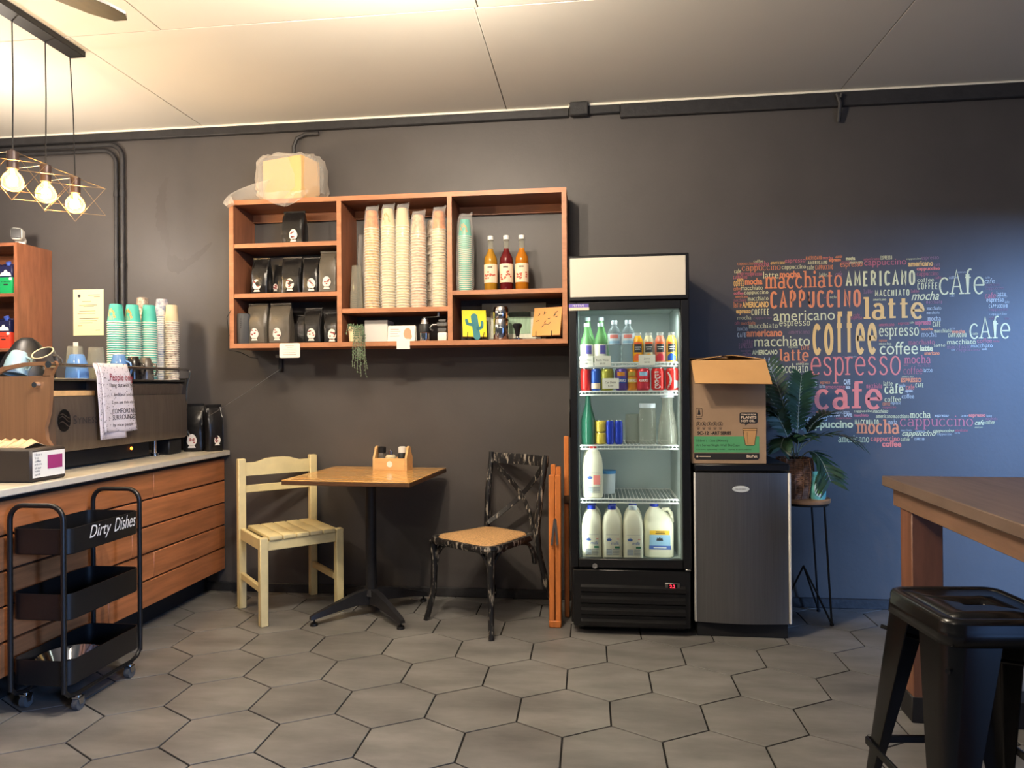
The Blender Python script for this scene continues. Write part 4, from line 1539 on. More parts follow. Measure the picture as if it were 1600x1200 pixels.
def mug(x, y, z, mt, rim, label, pose=None, r=.043, h=.075, handle=0.0):
    t = thing('coffee_mug', label, 'mug', (x, y, z), 0, 'mugs on the coffee machine')
    X = pose or Matrix.Identity(4)
    b = MB()
    b.X = X
    b.lathe([(.001, 0), (r * .55, 0), (r * .62, .004), (r * .86, h * .35), (r * .98, h * .75), (r, h), (r - .004, h), (r * .84, h * .4), (.001, h * .12)], n=26)
    b.build('body', mt, t, True)
    b = MB()
    b.X = X
    b.torus((0, 0, h), (0, 0, 1), r - .002, .0028, 26, 6)
    b.build('rim', rim, t, True)
    b = MB()
    b.X = X
    b.tube([(r * .95 * cos(handle) + q * cos(handle), r * .95 * sin(handle) + q * sin(handle), zz) for q, zz in ((-.004, h * .8), (.018, h * .82), (.027, h * .6), (.02, h * .35), (-.008, h * .25))], .005, 8)
    b.build('handle', rim if handle else mt, t, True)
    return t


def lying(rz, lift):
    return Matrix.Translation((0, 0, lift)) @ Matrix.Rotation(rz, 4, 'Z') @ Matrix.Rotation(radians(82), 4, 'X')


UD = Matrix.Translation((0, 0, .075)) @ Matrix.Rotation(pi, 4, 'X')
mug(-2.60, 2.93, TRAY, 'mug_pale', 'mug_pale', 'pale blue mug behind the looped end of the machine rail', Matrix.Translation((0, 0, .122)) @ Matrix.Rotation(pi - .25, 4, 'X'), r=.05, h=.105)
mug(-2.46, 2.945, TRAY, 'mug_grey', 'glaze_rim', 'grey mug tipped to show its cream rim above the side panel', Matrix.Translation((0, .01, .045)) @ Matrix.Rotation(radians(38), 4, 'X'), r=.046, h=.088)
mug(-2.45, 3.10, TRAY, 'mug_blue', 'mug_pale', 'blue mug with a pale handle loop standing before the glass tumblers', Matrix.Translation((0, 0, .116)) @ Matrix.Rotation(pi, 4, 'X') , r=.050, h=.116, handle=-2.2)
mug(-2.44, 3.385, TRAY, 'mug_blue', 'mug_blue', 'blue mug upside down between the tumblers and the black mugs', Matrix.Translation((0, 0, .128)) @ Matrix.Rotation(pi, 4, 'X'), r=.046, h=.128)
mug(-2.43, 3.485, TRAY, 'mug_black', 'mug_black', 'black mug upside down beside the blue mug on the machine', Matrix.Translation((0, 0, .122)) @ Matrix.Rotation(pi, 4, 'X'), r=.042, h=.122)
mug(-2.418, 3.570, TRAY, 'mug_grey', 'mug_grey', 'dark grey mug upside down in front of the teal topped cups', Matrix.Translation((0, 0, .120)) @ Matrix.Rotation(pi, 4, 'X'), r=.042, h=.120)

# pitcher / cloth shape behind the machine end
b = MB()
b.lathe([(.001, 0), (.13, 0), (.13, .05), (.105, .12), (.055, .20), (.024, .225), (.001, .227)], (-2.99, 3.42, TRAY + .001), 20)
b.solo('bean_hopper', 'black_plastic', 'dark tapering grinder hopper behind the machine below the brown cupboard', 'hopper')

# ---- other things on the counter
t = thing('knock_box', 'black box under the wall end of the coffee machine', 'knock box', (-2.42, 3.79, CT))
b = MB()
b.box(-2.49, -2.395, 3.745, 3.865, CT, CT + .085, .006)
b.build('box_body', 'black_plastic', t)
b = MB()
b.cyl((-2.445, 3.745, CT + .088), (-2.445, 3.865, CT + .088), .008, n=12)
b.build('knock_bar', 'black_matte', t)

coffee_bag(-2.385, 3.985, CT, .115, .285, .085, 'black coffee bag with an egg shaped badge at the wall end of the counter', seed=21, group='coffee bags on the counter', bw=.058, rz=.28, bx=-.005)
coffee_bag(-2.275, 4.0, CT, .10, .28, .075, 'black coffee bag turned away at the very end of the counter worktop', seed=22, group='coffee bags on the counter', bw=.04, rz=.95, bx=.005)

t = thing('napkin_dispenser', 'dark napkin dispenser with a handwritten loyalty card notice at the counter edge', 'napkin dispenser', (-2.4, 2.665, CT))
b = MB()
b.box(-2.58, -2.235, 2.572, 2.762, CT, CT + .135, .008)
b.build('box_body', 'box_dark', t)
b = MB()
for k in range(5):
    r4 = random.Random(k)
    x0 = -2.52 + .045 * k
    b.grid([[(x0 + .05 * i / 5 + .01 * sin(j), 2.60 + .125 * j / 6, CT + .1355 + .026 * sin(pi * j / 6) * (1 + .35 * sin(i * 1.5 + k)) + .002) for j in range(7)] for i in range(6)])
o = b.build('napkins', 'napkin', t)
md = o.modifiers.new('thick', 'SOLIDIFY')
md.thickness = .002
b = MB()
b.box(-2.2345, -2.2325, 2.580, 2.750, CT + .018, CT + .122)
b.build('notice', 'paper', t)
b = MB()
b.box(-2.2324, -2.2316, 2.656, 2.736, CT + .048, CT + .104)
b.build('loyalty_card', 'card_pink', t)
b = MB()
for k, s in enumerate(('Have a', 'free', 'coffee', 'grab one', 'of our', 'loyalty', 'cards')):
    text(b, s, (-2.2318, 2.588, CT + .107 - .0135 * k), (0, 1, 0), (0, 0, 1), .0095, m=0)
b.build('handwriting', 'ink', t)

# ================================================================ DISH TROLLEY
t = thing('dish_trolley', 'black three tier metal trolley lettered for dirty dishes beside the counter', 'trolley', (-2.085, 2.645, 0))
TX0, TX1, TY0, TY1 = -2.205, -1.962, 2.435, 2.855
for nm, z0, z1 in (('upper_tray', .602, .700), ('middle_tray', .355, .455), ('lower_tray', .108, .205)):
    b = MB()

    def rr(ins, z, r=.035):
        P = []
        for cx, cy, a0 in ((TX1 - r, TY1 - r, 0), (TX0 + r, TY1 - r, 90), (TX0 + r, TY0 + r, 180), (TX1 - r, TY0 + r, 270)):
            P += [(cx + (r - ins) * cos(radians(a0 + 18 * q)), cy + (r - ins) * sin(radians(a0 + 18 * q)), z) for q in range(6)]
        return P
    b.loft([rr(.004, z0), rr(0, z0 + .004), rr(0, z1), rr(.003, z1), rr(.003, z0 + .008)], True, True)
    b.build(nm, 'black_metal', t)
for y, s in ((TY0 - .012, -1), (TY1 + .012, 1)):
    b = MB()
    R_ = .055
    xa, xb = TX0 + .012, TX1 - .012
    path = [(xa, y, .09), (xa, y, .735)] + [(xa + R_ - R_ * cos(q * pi / 12), y, .735 + R_ * sin(q * pi / 12)) for q in range(1, 7)]
    path += [(xb - R_ + R_ * sin(q * pi / 12), y, .735 + R_ * cos(q * pi / 12)) for q in range(0, 7)] + [(xb, y, .09)]
    b.tube(path, .0095, 10)
    b.build('end_frame', 'black_metal', t)
for x in (TX0 + .012, TX1 - .012):
    b = MB()
    path = [(x, TY0 - .012, .12), (x, TY0 - .010, .095), (x, TY0 + .012, .072), (x, TY0 + .05, .064), (x, TY1 - .05, .064), (x, TY1 - .012, .072), (x, TY1 + .010, .095), (x, TY1 + .012, .12)]
    b.tube(path, .0085, 8)
    b.build('base_rail', 'black_metal', t)
for x in (TX0 + .012, TX1 - .012):
    for y in (TY0 + .06, TY1 - .06):
        b = MB()
        b.cyl((x - .011, y, .0235), (x + .011, y, .0235), .0235, n=20)
        c = b.build('caster', 'grey_fabric', t)
        b = MB()
        b.cyl((x, y, .046), (x, y, .057), .012, n=12)
        b.prism([(y - .016, .05), (y + .016, .05), (y + .008, .022), (y - .008, .022)], 'x', x - .0145, x - .0125)
        b.prism([(y - .016, .05), (y + .016, .05), (y + .008, .022), (y - .008, .022)], 'x', x + .0125, x + .0145)
        b.box(x - .0145, x + .0145, y - .016, y + .016, .047, .051)
        b.build('fork', 'chrome', c)
b = MB()
uu, vv = Vector((0, 1, 0)), Vector((0, 0, 1))
text(b, 'Dirty', (TX1 + .0006, 2.545, .628), uu, vv, .064, w=.125, shear=.35)
text(b, 'Dishes', (TX1 + .0006, 2.688, .640), uu, vv, .055, w=.135, shear=.35)
b.build('lettering', 'ink_light', t)
b = MB()
b.lathe([(.001, 0), (.085, 0), (.092, .004), (.112, .05), (.116, .056), (.112, .056), (.088, .008), (.001, .006)], (-2.085, 2.585, .1165), 32)
b.solo('steel_bowl', 'chrome', 'shallow stainless steel bowl lying in the lowest tray of the black trolley', 'bowl')

# ================================================================ PENDANT LIGHT
t = thing('pendant_light', 'black ceiling bar with three wire star cages around glowing globe bulbs', 'pendant light', (-2.42, 2.5, CZ))
b = MB()
b.box(-2.465, -2.385, 1.5, 3.085, CZ - .028, CZ - .0005, .002)
b.build('ceiling_bar', 'black_plastic', t)
PX = -2.455
for y, zc in ((2.735, 2.118), (2.918, 2.116), (3.100, 2.114)):
    yb_ = min(y, 3.07)
    b = MB()
    b.tube([(PX, yb_, CZ - .028), (PX, (y + yb_) / 2 + .004, 2.55), (PX, y, 2.235)], .0028, 6)
    b.build('cord', 'black_matte', t)
    b = MB()
    b.cyl((PX, y, zc + .050), (PX, y, zc + .124), .0225, n=20)
    b.cyl((PX, y, zc + .124), (PX, y, zc + .134), .012, .006, n=12)
    b.build('socket', 'socket', t)
    b = MB()
    b.lathe([(.014, .052), (.018, .040), (.034, .022), (.0425, -.002), (.038, -.026), (.022, -.042), (.001, -.047)], (PX, y, zc), 24)
    gl = b.build('bulb', 'bulb_glass', t)
    b = MB()
    b.ball((PX, y, zc), .019, 12, sz=1.3)
    b.cyl((PX, y, zc + .02), (PX, y, zc + .050), .007, n=10)
    b.build('filament', 'bulb_core', gl)
    b = MB()
    u = Vector((.80, .60, 0))
    n_ = Vector((-.60, .80, 0))
    c0 = Vector((PX, y, zc + .02))

    def P3(a, h_, d):
        return c0 + u * a + n_ * d + Vector((0, 0, h_))
    A_t, A_l, A_r = P3(0, .115, .035), P3(-.125, -.055, .035), P3(.125, -.055, .035)
    B_b, B_l, B_r = P3(0, -.112, -.035), P3(-.125, .06, -.035), P3(.125, .06, -.035)
    for p, q in ((A_t, A_l), (A_l, A_r), (A_r, A_t), (B_b, B_l), (B_l, B_r), (B_r, B_b), (A_t, P3(0, .106, 0)), (B_l, P3(0, .106, 0)), (B_r, P3(0, .106, 0))):
        b.tube([p, q], .0014, 6)
    b.build('wire_cage', 'brass_wire', t)
    lamp('pendant_bulb', 'POINT', (PX, y, zc - .0), 26, (1.0, .80, .54), .024)
lamp('pendant_bulb', 'POINT', (PX, 1.9, 2.11), 32, (1.0, .84, .66), .03)

# ================================================================ CEILING FANS


def fan(x, y, a0, label, n=3):
    t = thing('ceiling_fan', label, 'ceiling fan', (x, y, CZ), 0, 'ceiling fans')
    b = MB()
    b.cyl((0, 0, -.0005), (0, 0, -.06), .06, .04, n=20)
    b.cyl((0, 0, -.06), (0, 0, -.38), .012, n=12)
    b.build('down_rod', 'fan_blade', t, True)
    b = MB()
    b.lathe([(.001, -.30), (.05, -.31), (.085, -.35), (.09, -.44), (.07, -.465), (.06, -.49), (.001, -.492)], n=28)
    b.build('motor', 'black_plastic', t, True)
    for k in range(n):
        a = a0 + 2 * pi * k / n
        b = MB()
        b.X = Matrix.Rotation(a, 4, 'Z') @ Matrix.Translation((0, 0, -.48)) @ Matrix.Rotation(.14, 4, 'X')
        pl = [(.09, -.025), (.2, -.055), (.58, -.068), (.635, -.05), (.66, -.005), (.645, .045), (.58, .066), (.2, .055), (.09, .025)]
        b.prism(pl, 'z', -.004, .004)
        b.build('blade', 'fan_blade', t, True)


fan(-1.735, 1.42, radians(60), 'dark ceiling fan whose blade tip shows above the pendant lights')
fan(-.50, 1.33, radians(91), 'dark ceiling fan above the middle of the room, its blade tip at the top edge')

# ================================================================ BISTRO TABLE
TT = 0.76
t = thing('bistro_table', 'square wood topped cafe table on a black pedestal between the cream and black chairs', 'table', (-1.215, 3.705, 0), radians(-4.5))
b = MB()
b.box(-.342, .342, -.315, .315, TT - .006, TT, .002, m=0)
b.box(-.342, .342, -.315, .315, TT - .026, TT - .006, .002, m=1)
b.build('table_top', ['table_wood', 'ply_edge'], t, True)
b = MB()
b.cyl((0, 0.02, .09), (0, 0.02, TT - .03), .029, n=20)
b.cyl((0, 0.02, .10), (0, 0.02, .135), .045, .034, n=20)
b.box(-.11, .11, -.09, .13, TT - .034, TT - .026, .002)
b.build('pedestal', 'charcoal_iron', t, True)
for k in range(4):
    a = radians(45 + 90 * k + 4)
    d = Vector((cos(a), sin(a), 0))
    c = Vector((0, 0.02, 0))
    b = MB()
    rings = []
    for f, z0, z1, w in ((.02, .055, .135, .050), (.10, .062, .125, .046), (.22, .050, .090, .040), (.325, .034, .058, .034), (.345, .032, .048, .030)):
        p = c + d * f
        s = Vector((-d.y, d.x, 0)) * w / 2
        rings.append([p - s + Vector((0, 0, z0)), p + s + Vector((0, 0, z0)), p + s * .7 + Vector((0, 0, z1)), p - s * .7 + Vector((0, 0, z1))])
    b.loft(rings)
    lg = b.build('foot_arm', 'charcoal_iron', t, True)
    p = c + d * .325
    b = MB()
    b.cyl((p.x, p.y, .012), (p.x, p.y, .036), .006, n=10)
    b.cyl((p.x, p.y, 0), (p.x, p.y, .013), .021, .018, n=16)
    b.build('levelling_foot', 'black_plastic', lg, True)

# condiment caddy with its jars
CX, CY = -1.135, 3.885
t = thing('condiment_caddy', 'small pale timber condiment caddy with rounded ends at the back of the cafe table', 'caddy', (CX, CY, TT), radians(-4.5))
b = MB()
b.box(-.094, .094, -.05, .05, 0, .009, .001)
b.box(-.094, .094, -.05, -.042, .009, .068, .001)
b.box(-.094, .094, .042, .05, .009, .068, .001)
b.build('tray', 'caddy_wood', t, True)
for s in (-1, 1):
    b = MB()
    P = [(-.05, 0), (.05, 0), (.05, .07)] + [(.022 + .006 * cos(q), .10 + .012 * sin(q)) for q in (0,)] + [(.026 * cos(pi * q / 10), .108 + .026 * sin(pi * q / 10)) for q in range(11)] + [(-.05, .07)]
    b.prism(P, 'x', s * .094 - .006, s * .094 + .006)
    b.build('end_panel', 'caddy_wood', t, True)
b = MB()
b.cyl((0, -.0515, .036), (0, -.0502, .036), .017, n=24)
b.build('round_badge', 'paper', t, True)


def jar(name, x, h, r, mt_body, mt_cap, label, cap_r=None):
    t = thing(name, label, name.split('_')[-1], (CX + x, CY - .001, TT + .0092), 0, 'jars in the condiment caddy')
    b = MB()
    b.lathe([(.001, 0), (r, 0), (r, h * .62), (r * .72, h * .72), (.001, h * .72)], n=18)
    b.build('jar', mt_body, t, True)
    b = MB()
    cr = cap_r or r * .95
    b.lathe([(.001, h * .72), (cr, h * .72), (cr, h * .96), (cr * .7, h), (.001, h)], n=18)
    b.build('cap', mt_cap, t, True)


jar('pepper_grinder', -.062, .122, .023, 'mug_grey', 'black_plastic', 'pepper grinder with a tall black cap in the caddy')
jar('sugar_jar', -.012, .104, .030, 'glaze_rim', 'chrome', 'glass jar with a narrow silver neck in the caddy middle', .012)
jar('salt_shaker', .055, .122, .023, 'black_plastic', 'white_plastic', 'shaker with a white cap at the end of the caddy')

# ================================================================ CREAM CHAIR
t = thing('slatted_chair', 'worn cream painted wooden chair with a slatted seat beside the pine counter', 'chair', (-1.685, 3.745, 0), radians(-137))
HW, HD = .205, .195


def leg(x, y, z1, nm='leg', w=.042):
    b = MB()
    b.box(x - w / 2, x + w / 2, y - w / 2, y + w / 2, 0, z1, .004)
    return b.build(nm, 'cream_paint', t, True)


for x in (-HW, HW):
    leg(x, -HD, .832, 'back_post')
    leg(x, HD, .455)
b = MB()
pts = [(-HW + .021, .735), (HW - .021, .735), (HW - .021, .808), (.13, .808), (.10, .816), (.07, .826), (.03, .830), (-.03, .830), (-.07, .826), (-.10, .816), (-.13, .808), (-HW + .021, .808)]
b.prism(pts, 'y', -HD - .011, -HD + .011)
b.build('top_rail', 'cream_paint', t, True)
b = MB()
b.box(-HW + .021, HW - .021, -HD - .010, -HD + .010, .640, .682, .003)
b.build('back_slat', 'cream_paint', t, True)
b = MB()
b.box(-HW + .021, HW - .021, HD - .012, HD + .012, .385, .436, .003)
b.box(-HW + .021, HW - .021, -HD - .012, -HD + .012, .385, .436, .003)
for s in (-1, 1):
    b.box(s * HW - .012, s * HW + .012, -HD + .021, HD - .021, .385, .446, .003)
b.build('apron', 'cream_paint', t, True)
b = MB()
for k in range(5):
    w = (2 * HW - .05) / 5
    x0 = -HW + .025 + k * w
    b.box(x0 + .002, x0 + w - .002, -HD + .02, HD + .022, .438, .460, .005, seg=2)
b.build('seat', 'cream_paint', t, True)
for s in (-1, 1):
    b = MB()
    b.box(s * HW - .011, s * HW + .011, -HD + .021, HD - .021, .165, .200, .003)
    b.build('stretcher', 'cream_paint', t, True)

# ================================================================ BLACK CROSS-BACK CHAIR
t = thing('crossback_chair', 'distressed black bentwood chair with a cross back and woven cane seat', 'chair', (-.575, 3.68, 0), radians(145.5))
FW, BW, D0, D1 = .205, .185, -.20, .20
SZ = .44


def rsq(hw0, hw1, y0, y1, z, r=.07, n=6):
    P = []
    for cx, cy, a0 in ((hw1 - r, y1 - r, 0), (-hw1 + r, y1 - r, 90), (-hw0 + r, y0 + r, 180), (hw0 - r, y0 + r, 270)):
        P += [(cx + r * cos(radians(a0 + 90 * q / n)), cy + r * sin(radians(a0 + 90 * q / n)), z) for q in range(n + 1)]
    return P


b = MB()
b.loft([rsq(.185, .222, -.205, .215, SZ - .032), rsq(.192, .228, -.21, .222, SZ - .016), rsq(.188, .224, -.208, .218, SZ), rsq(.165, .20, -.185, .195, SZ), rsq(.165, .20, -.185, .195, SZ - .03)], True, True)
b.build('seat_frame', 'worn_black', t, True)
b = MB()
rg = [rsq(.166, .201, -.186, .196, SZ - .008), rsq(.160, .195, -.18, .19, SZ + .005), rsq(.12, .15, -.14, .15, SZ + .014), rsq(.07, .08, -.07, .08, SZ + .017, .03)]
b.loft(rg, True, True)
b.build('cane_seat', 'cane', t, True)
for s in (-1, 1):
    b = MB()
    b.tube([(s * FW, .185, SZ - .02), (s * (FW - .004), .18, .30), (s * (FW + .002), .185, .15), (s * (FW + .02), .205, .04), (s * (FW + .03), .215, 0.0)], [.020, .018, .0165, .0155, .015], 10)
    b.build('front_leg', 'worn_black', t, True)
    b = MB()
    b.tube([(s * (BW + .035), -.315, 0), (s * (BW + .02), -.255, .16), (s * BW, -.21, .36), (s * (BW - .004), -.205, .46), (s * (BW + .006), -.225, .64), (s * (BW + .012), -.258, .80), (s * (BW + .014), -.266, .852)],
           [.0145, .016, .018, .018, .0165, .015, .014], 10)
    b.build('back_post', 'worn_black', t, True)
    b = MB()
    for y_, s2 in ((.185, 1), (-.20, -1)):
        x_ = s * (FW if s2 > 0 else BW)
        P = []
        for q in range(7):
            a = pi / 2 * q / 6
            P.append((x_ - s * .012 - s * .10 * (1 - cos(a)) , y_ - s2 * .01, SZ - .155 + .125 * sin(a)))
        b.tube(P, .0105, 8)
        b.build('leg_brace', 'worn_black', t, True)
        b = MB()
        P = [(x_ - s * .004, y_ - s2 * (.012 + .10 * (1 - cos(pi / 2 * q / 6))), SZ - .155 + .125 * sin(pi / 2 * q / 6)) for q in range(7)]
        b.tube(P, .0105, 8)
        b.build('leg_brace', 'worn_black', t, True)
        b = MB()
b = MB()
rows = []
for q in range(13):
    f = q / 12
    x = -.206 + .412 * f
    y = -.268 - .035 * sin(pi * f)
    rows.append([(x, y - .011, .79), (x, y + .011, .79), (x, y + .012, .825), (x, y + .009, .848), (x, y - .009, .848), (x, y - .012, .825)])
b.loft(rows, True, True)
b.build('top_rail', 'worn_black', t, True)
for s in (-1, 1):
    b = MB()
    rows = []
    for q in range(15):
        f = q / 14
        x = s * (.178 - .345 * f)
        y = -.262 - .045 * sin(pi * f * .9) + .085 * f ** 3
        z = .795 - .335 * f ** 1.0
        w = .016
        off = .004 * s
        rows.append([(x - w * .7, y - .003 + off, z - w * .7 * s * s), (x + w * .7, y - .003 + off, z + w * .7 if s > 0 else z - w * .7), (x + w * .7, y + .003 + off, z + w * .7 if s > 0 else z - w * .7), (x - w * .7, y + .003 + off, z - w * .7 if s > 0 else z + w * .7)])
        if s < 0:
            rows[-1][0] = (x - w * .7, y - .003 + off, z + w * .7)
    # strap runs across the back: widen across its own direction
    rows2 = []
    for q in range(15):
        f = q / 14
        c = Vector((s * (.178 - .345 * f), -.262 - .045 * sin(pi * f * .9) + .085 * f ** 3 + .004 * s, .795 - .335 * f))
        d = Vector((-s * .345, 0, -.335)).normalized()
        nn = Vector((d.z, 0, -d.x)) * .0125
        tt = Vector((0, .0035, 0))
        rows2.append([c - nn - tt, c + nn - tt, c + nn + tt, c - nn + tt])
    b.loft(rows2, True, True)
    b.build('cross_strap', 'worn_black', t, True)
b = MB()
b.cyl((.0, -.318, .628), (.0, -.292, .628), .006, n=10)
b.build('rivet', 'steel', t, True)

# ================================================================ FOLDED TIMBER STANDS
t = thing('folding_stand', 'folded orange timber tray stand with metal hinges leaning by the display fridge', 'folding stand', (-.2, 3.62, 0))
for x0, x1 in ((-.238, -.208), (-.205, -.175)):
    b = MB()
    b.obox(((x0 + x1) / 2, 3.60, 0.0), ((x0 + x1) / 2 , 3.66, .765), x1 - x0, .045, up=(0, 1, 0), bev=.004)
    b.build('rail', 'folding_wood', t)
for x0, x1, zt in ((-.232, -.206, .812), (-.203, -.178, .80)):
    b = MB()
    b.obox(((x0 + x1) / 2, 3.70, 0.0), ((x0 + x1) / 2, 3.73, zt), x1 - x0, .04, up=(0, 1, 0), bev=.004)
    b.build('rail', 'folding_wood', t)
b = MB()
b.obox((-.222, 3.603, .415), (-.207, 3.622, .545), .011, .003, up=(0, 1, 0))
b.obox((-.194, 3.603, .415), (-.204, 3.622, .545), .011, .003, up=(0, 1, 0))
for x, z in ((-.222, .42), (-.194, .42), (-.206, .54)):
    b.cyl((x, 3.592 + (z - .42) * .15, z), (x, 3.606 + (z - .42) * .15, z), .006, n=10)
b.build('hinge_strap', 'steel', t)
b = MB()
b.box(-.237, -.176, 3.575, 3.625, .0, .035, .004)
b.build('foot_block', 'folding_wood', t)
t = thing('folding_stand', 'second folded timber stand behind it, taller and narrower against the fridge side', 'folding stand', (-.15, 3.80, 0))
b = MB()
b.obox((-.152, 3.76, .0), (-.152, 3.82, .955), .026, .04, up=(0, 1, 0), bev=.004)
b.build('rail', 'folding_wood', t)
b = MB()
b.obox((-.152, 3.83, .0), (-.152, 3.88, .93), .022, .035, up=(0, 1, 0), bev=.004)
b.build('rail', 'folding_wood', t)
b = MB()
b.box(-.166, -.137, 3.755, 3.80, .60, .64, .003)
b.build('clasp', 'ply_edge', t)

# ================================================================ DISPLAY FRIDGE
FX0, FX1, FY0, FY1, FZ1 = -.122, .462, 3.50, 4.02, 1.868
t = thing('display_fridge', 'tall black glass door drinks fridge with a blank white header panel', 'display fridge', (.17, 3.76, 0))
FR = t
b = MB()
b.box(FX0, FX0 + .035, FY0 + .05, FY1, .04, FZ1, .004)
b.box(FX1 - .035, FX1, FY0 + .05, FY1, .04, FZ1, .004)
b.box(FX0 + .035, FX1 - .035, FY1 - .03, FY1, .04, FZ1)
b.box(FX0 + .035, FX1 - .035, FY0 + .05, FY1 - .03, 1.64, FZ1)
b.box(FX0 + .035, FX1 - .035, FY0 + .05, FY1 - .03, .04, .335)
b.build('cabinet', 'fridge_black', t)
b = MB()
b.box(FX0 + .0355, FX0 + .045, FY0 + .055, FY1 - .031, .336, 1.639)
b.box(FX1 - .045, FX1 - .0355, FY0 + .055, FY1 - .031, .336, 1.639)
b.box(FX0 + .045, FX1 - .045, FY1 - .042, FY1 - .031, .336, 1.639)
b.box(FX0 + .045, FX1 - .045, FY0 + .055, FY1 - .042, .336, .350)
b.box(FX0 + .045, FX1 - .045, FY0 + .055, FY1 - .042, 1.620, 1.639)
b.build('liner', 'fridge_liner', t)
b = MB()
b.box(FX0, FX1, FY0 - .004, FY0 + .05, 1.644, FZ1, .004)
hd = b.build('header', 'fridge_black', t)
b = MB()
b.box(FX0 + .008, FX1 - .016, FY0 - .008, FY0 - .004, 1.662, 1.855, .002)
b.build('header_panel', 'white_panel', hd)
b = MB()
for x0, x1, z0, z1 in ((FX0, FX0 + .038, .33, 1.640), (FX1 - .040, FX1, .33, 1.640), (FX0 + .038, FX1 - .040, 1.598, 1.640), (FX0 + .038, FX1 - .040, .33, .372)):
    b.box(x0, x1, FY0, FY0 + .045, z0, z1, .003)
dr = b.build('door', 'fridge_black', t)
b = MB()
b.box(FX0 + .0385, FX1 - .0405, FY0 + .016, FY0 + .020, .3725, 1.5975)
b.build('door_glass', 'door_glass', dr)
b = MB()
b.box(FX0 + .0382, FX0 + .046, FY0 + .022, FY0 + .036, .373, 1.597)
b.box(FX1 - .048, FX1 - .0402, FY0 + .022, FY0 + .036, .373, 1.597)
b.build('inner_gasket', 'fridge_liner', dr)
b = MB()
b.box(FX0 - .001, FX0 + .006, FY0 - .004, FY0 + .03, .97, 1.16, .003)
b.build('door_handle', 'black_gloss', dr)
b = MB()
b.cyl((-.004, FY0 - .006, .3385), (-.004, FY0, .3385), .0125, n=20)
b.build('door_lock', 'chrome', dr)
b = MB()
b.box(FX1 - .03, FX1 - .004, FY0 - .004, FY0 + .02, .322, .330, .002)
b.build('hinge', 'chrome', dr)
b = MB()
b.box(FX0 + .012, FX1 - .006, FY0 + .004, FY0 + .05, .04, .318, .003)
for k in range(4):
    z = .245 - .056 * k
    b.prism([(FY0 + .004, z), (FY0 - .012, z - .010), (FY0 - .010, z - .030), (FY0 + .004, z - .040)], 'x', FX0 + .048, FX1 - .03)
gr = b.build('louvre_grille', 'fridge_black', t)
b = MB()
b.box(.335, .407, FY0 - .004, FY0 + .004, .232, .262, .002)
dp = b.build('temperature_display', 'steel', t)
b = MB()
b.box(.349, .393, FY0 - .0055, FY0 - .004, .236, .258)
b.build('display_window', 'black_gloss', dp)
b = MB()
text(b, '2.2', (.357, FY0 - .0065, .2395), (1, 0, 0), (0, 0, 1), .015)
b.build('digits', 'led_red', dp)
for x in (FX0 + .05, FX1 - .05):
    for y in (FY0 + .08, FY1 - .07):
        b = MB()
        b.cyl((x - .012, y, .02), (x + .012, y, .02), .02, n=16)
        b.box(x - .016, x + .016, y - .012, y + .012, .028, .041)
        b.build('castor', 'black_plastic', t)
b = MB()
b.box(FX0 + .001, FX0 + .098, FY0 - .002, FY0 - .0005, 1.612, 1.630)
b.box(FX0 + .001, FX0 + .100, FY0 - .002, FY0 - .0005, 1.598, 1.612, m=1)
text(b, 'FESTIVE', (FX0 + .02, FY0 - .0026, 1.616), (1, 0, 0), (0, 0, 1), .010, m=2, w=.056)
b.build('sticker', ['sticker_purple', 'label_cream', 'ink_light'], dr)

SHY0, SHY1 = FY0 + .07, FY1 - .05
SHZ = (1.338, 1.196, .925, .656)
SHX0, SHX1 = FX0 + .05, FX1 - .05
for k, z in enumerate(SHZ):
    b = MB()
    b.tube([(SHX0, SHY0, z), (SHX1, SHY0, z)], .0035, 6)
    b.tube([(SHX0, SHY0, z - .018), (SHX1, SHY0, z - .018)], .0035, 6)
    b.tube([(SHX0, SHY1, z - .004), (SHX1, SHY1, z - .004)], .0035, 6)
    for s in (SHX0, SHX1):
        b.tube([(s, SHY0, z - .004), (s, SHY1, z - .004)], .0035, 6)
    n = 26
    for q in range(n):
        x = SHX0 + (SHX1 - SHX0) * (q + .5) / n
        b.tube([(x, SHY0, z - .018), (x, SHY0, z - .0015), (x, SHY1, z - .0015)], .0017, 5)
    b.build('wire_shelf', 'wire_white', t)

FLOORZ = .350


def fbottle(name, x, y, z, prof, mt, cap, capz, label, lab_mats=None, lab=None, grp=None, n=20, sx=1.0, sy=1.0, cat='bottle'):
    t = thing(name, label, cat, (x, y, z), 0, grp)
    b = MB()
    b.lathe(prof, n=n, sx=sx, sy=sy)
    b.build('body', mt, t, True)
    if cap:
        r, h = capz[1], capz[2]
        b = MB()
        b.lathe([(.001, capz[0]), (r, capz[0]), (r, capz[0] + h), (.001, capz[0] + h)], n=16)
        b.build('cap', cap, t, True)
    if lab:
        b = MB()
        lab(b)
        b.build('label', lab_mats, t, True)
    return t


def wrapband(b, r, z0, z1, a0=0, a1=360, m=0, sx=1.0, sy=1.0, n=20):
    rows = [[(r * sx * cos(radians(a0 + (a1 - a0) * i / n)), r * sy * sin(radians(a0 + (a1 - a0) * i / n)), z) for i in range(n + 1)] for z in (z0, z1)]
    b.grid(rows, m)


def curved_text(b, s, r, zc, h, m, w, a_mid=-90, vertical=False):
    V, F, asp = glyph_mesh(s, .02, .2)
    P = []
    for p in V:
        if vertical:
            a = radians(a_mid) + (.5 - p[1]) * -h / r
            z = zc + (p[0] - .5) * w
        else:
            a = radians(a_mid) + (p[0] - .5) * w / r
            z = zc + (p[1] - .5) * h
        P.append((r * cos(a), r * sin(a), z))
    b.add(P, F, m)


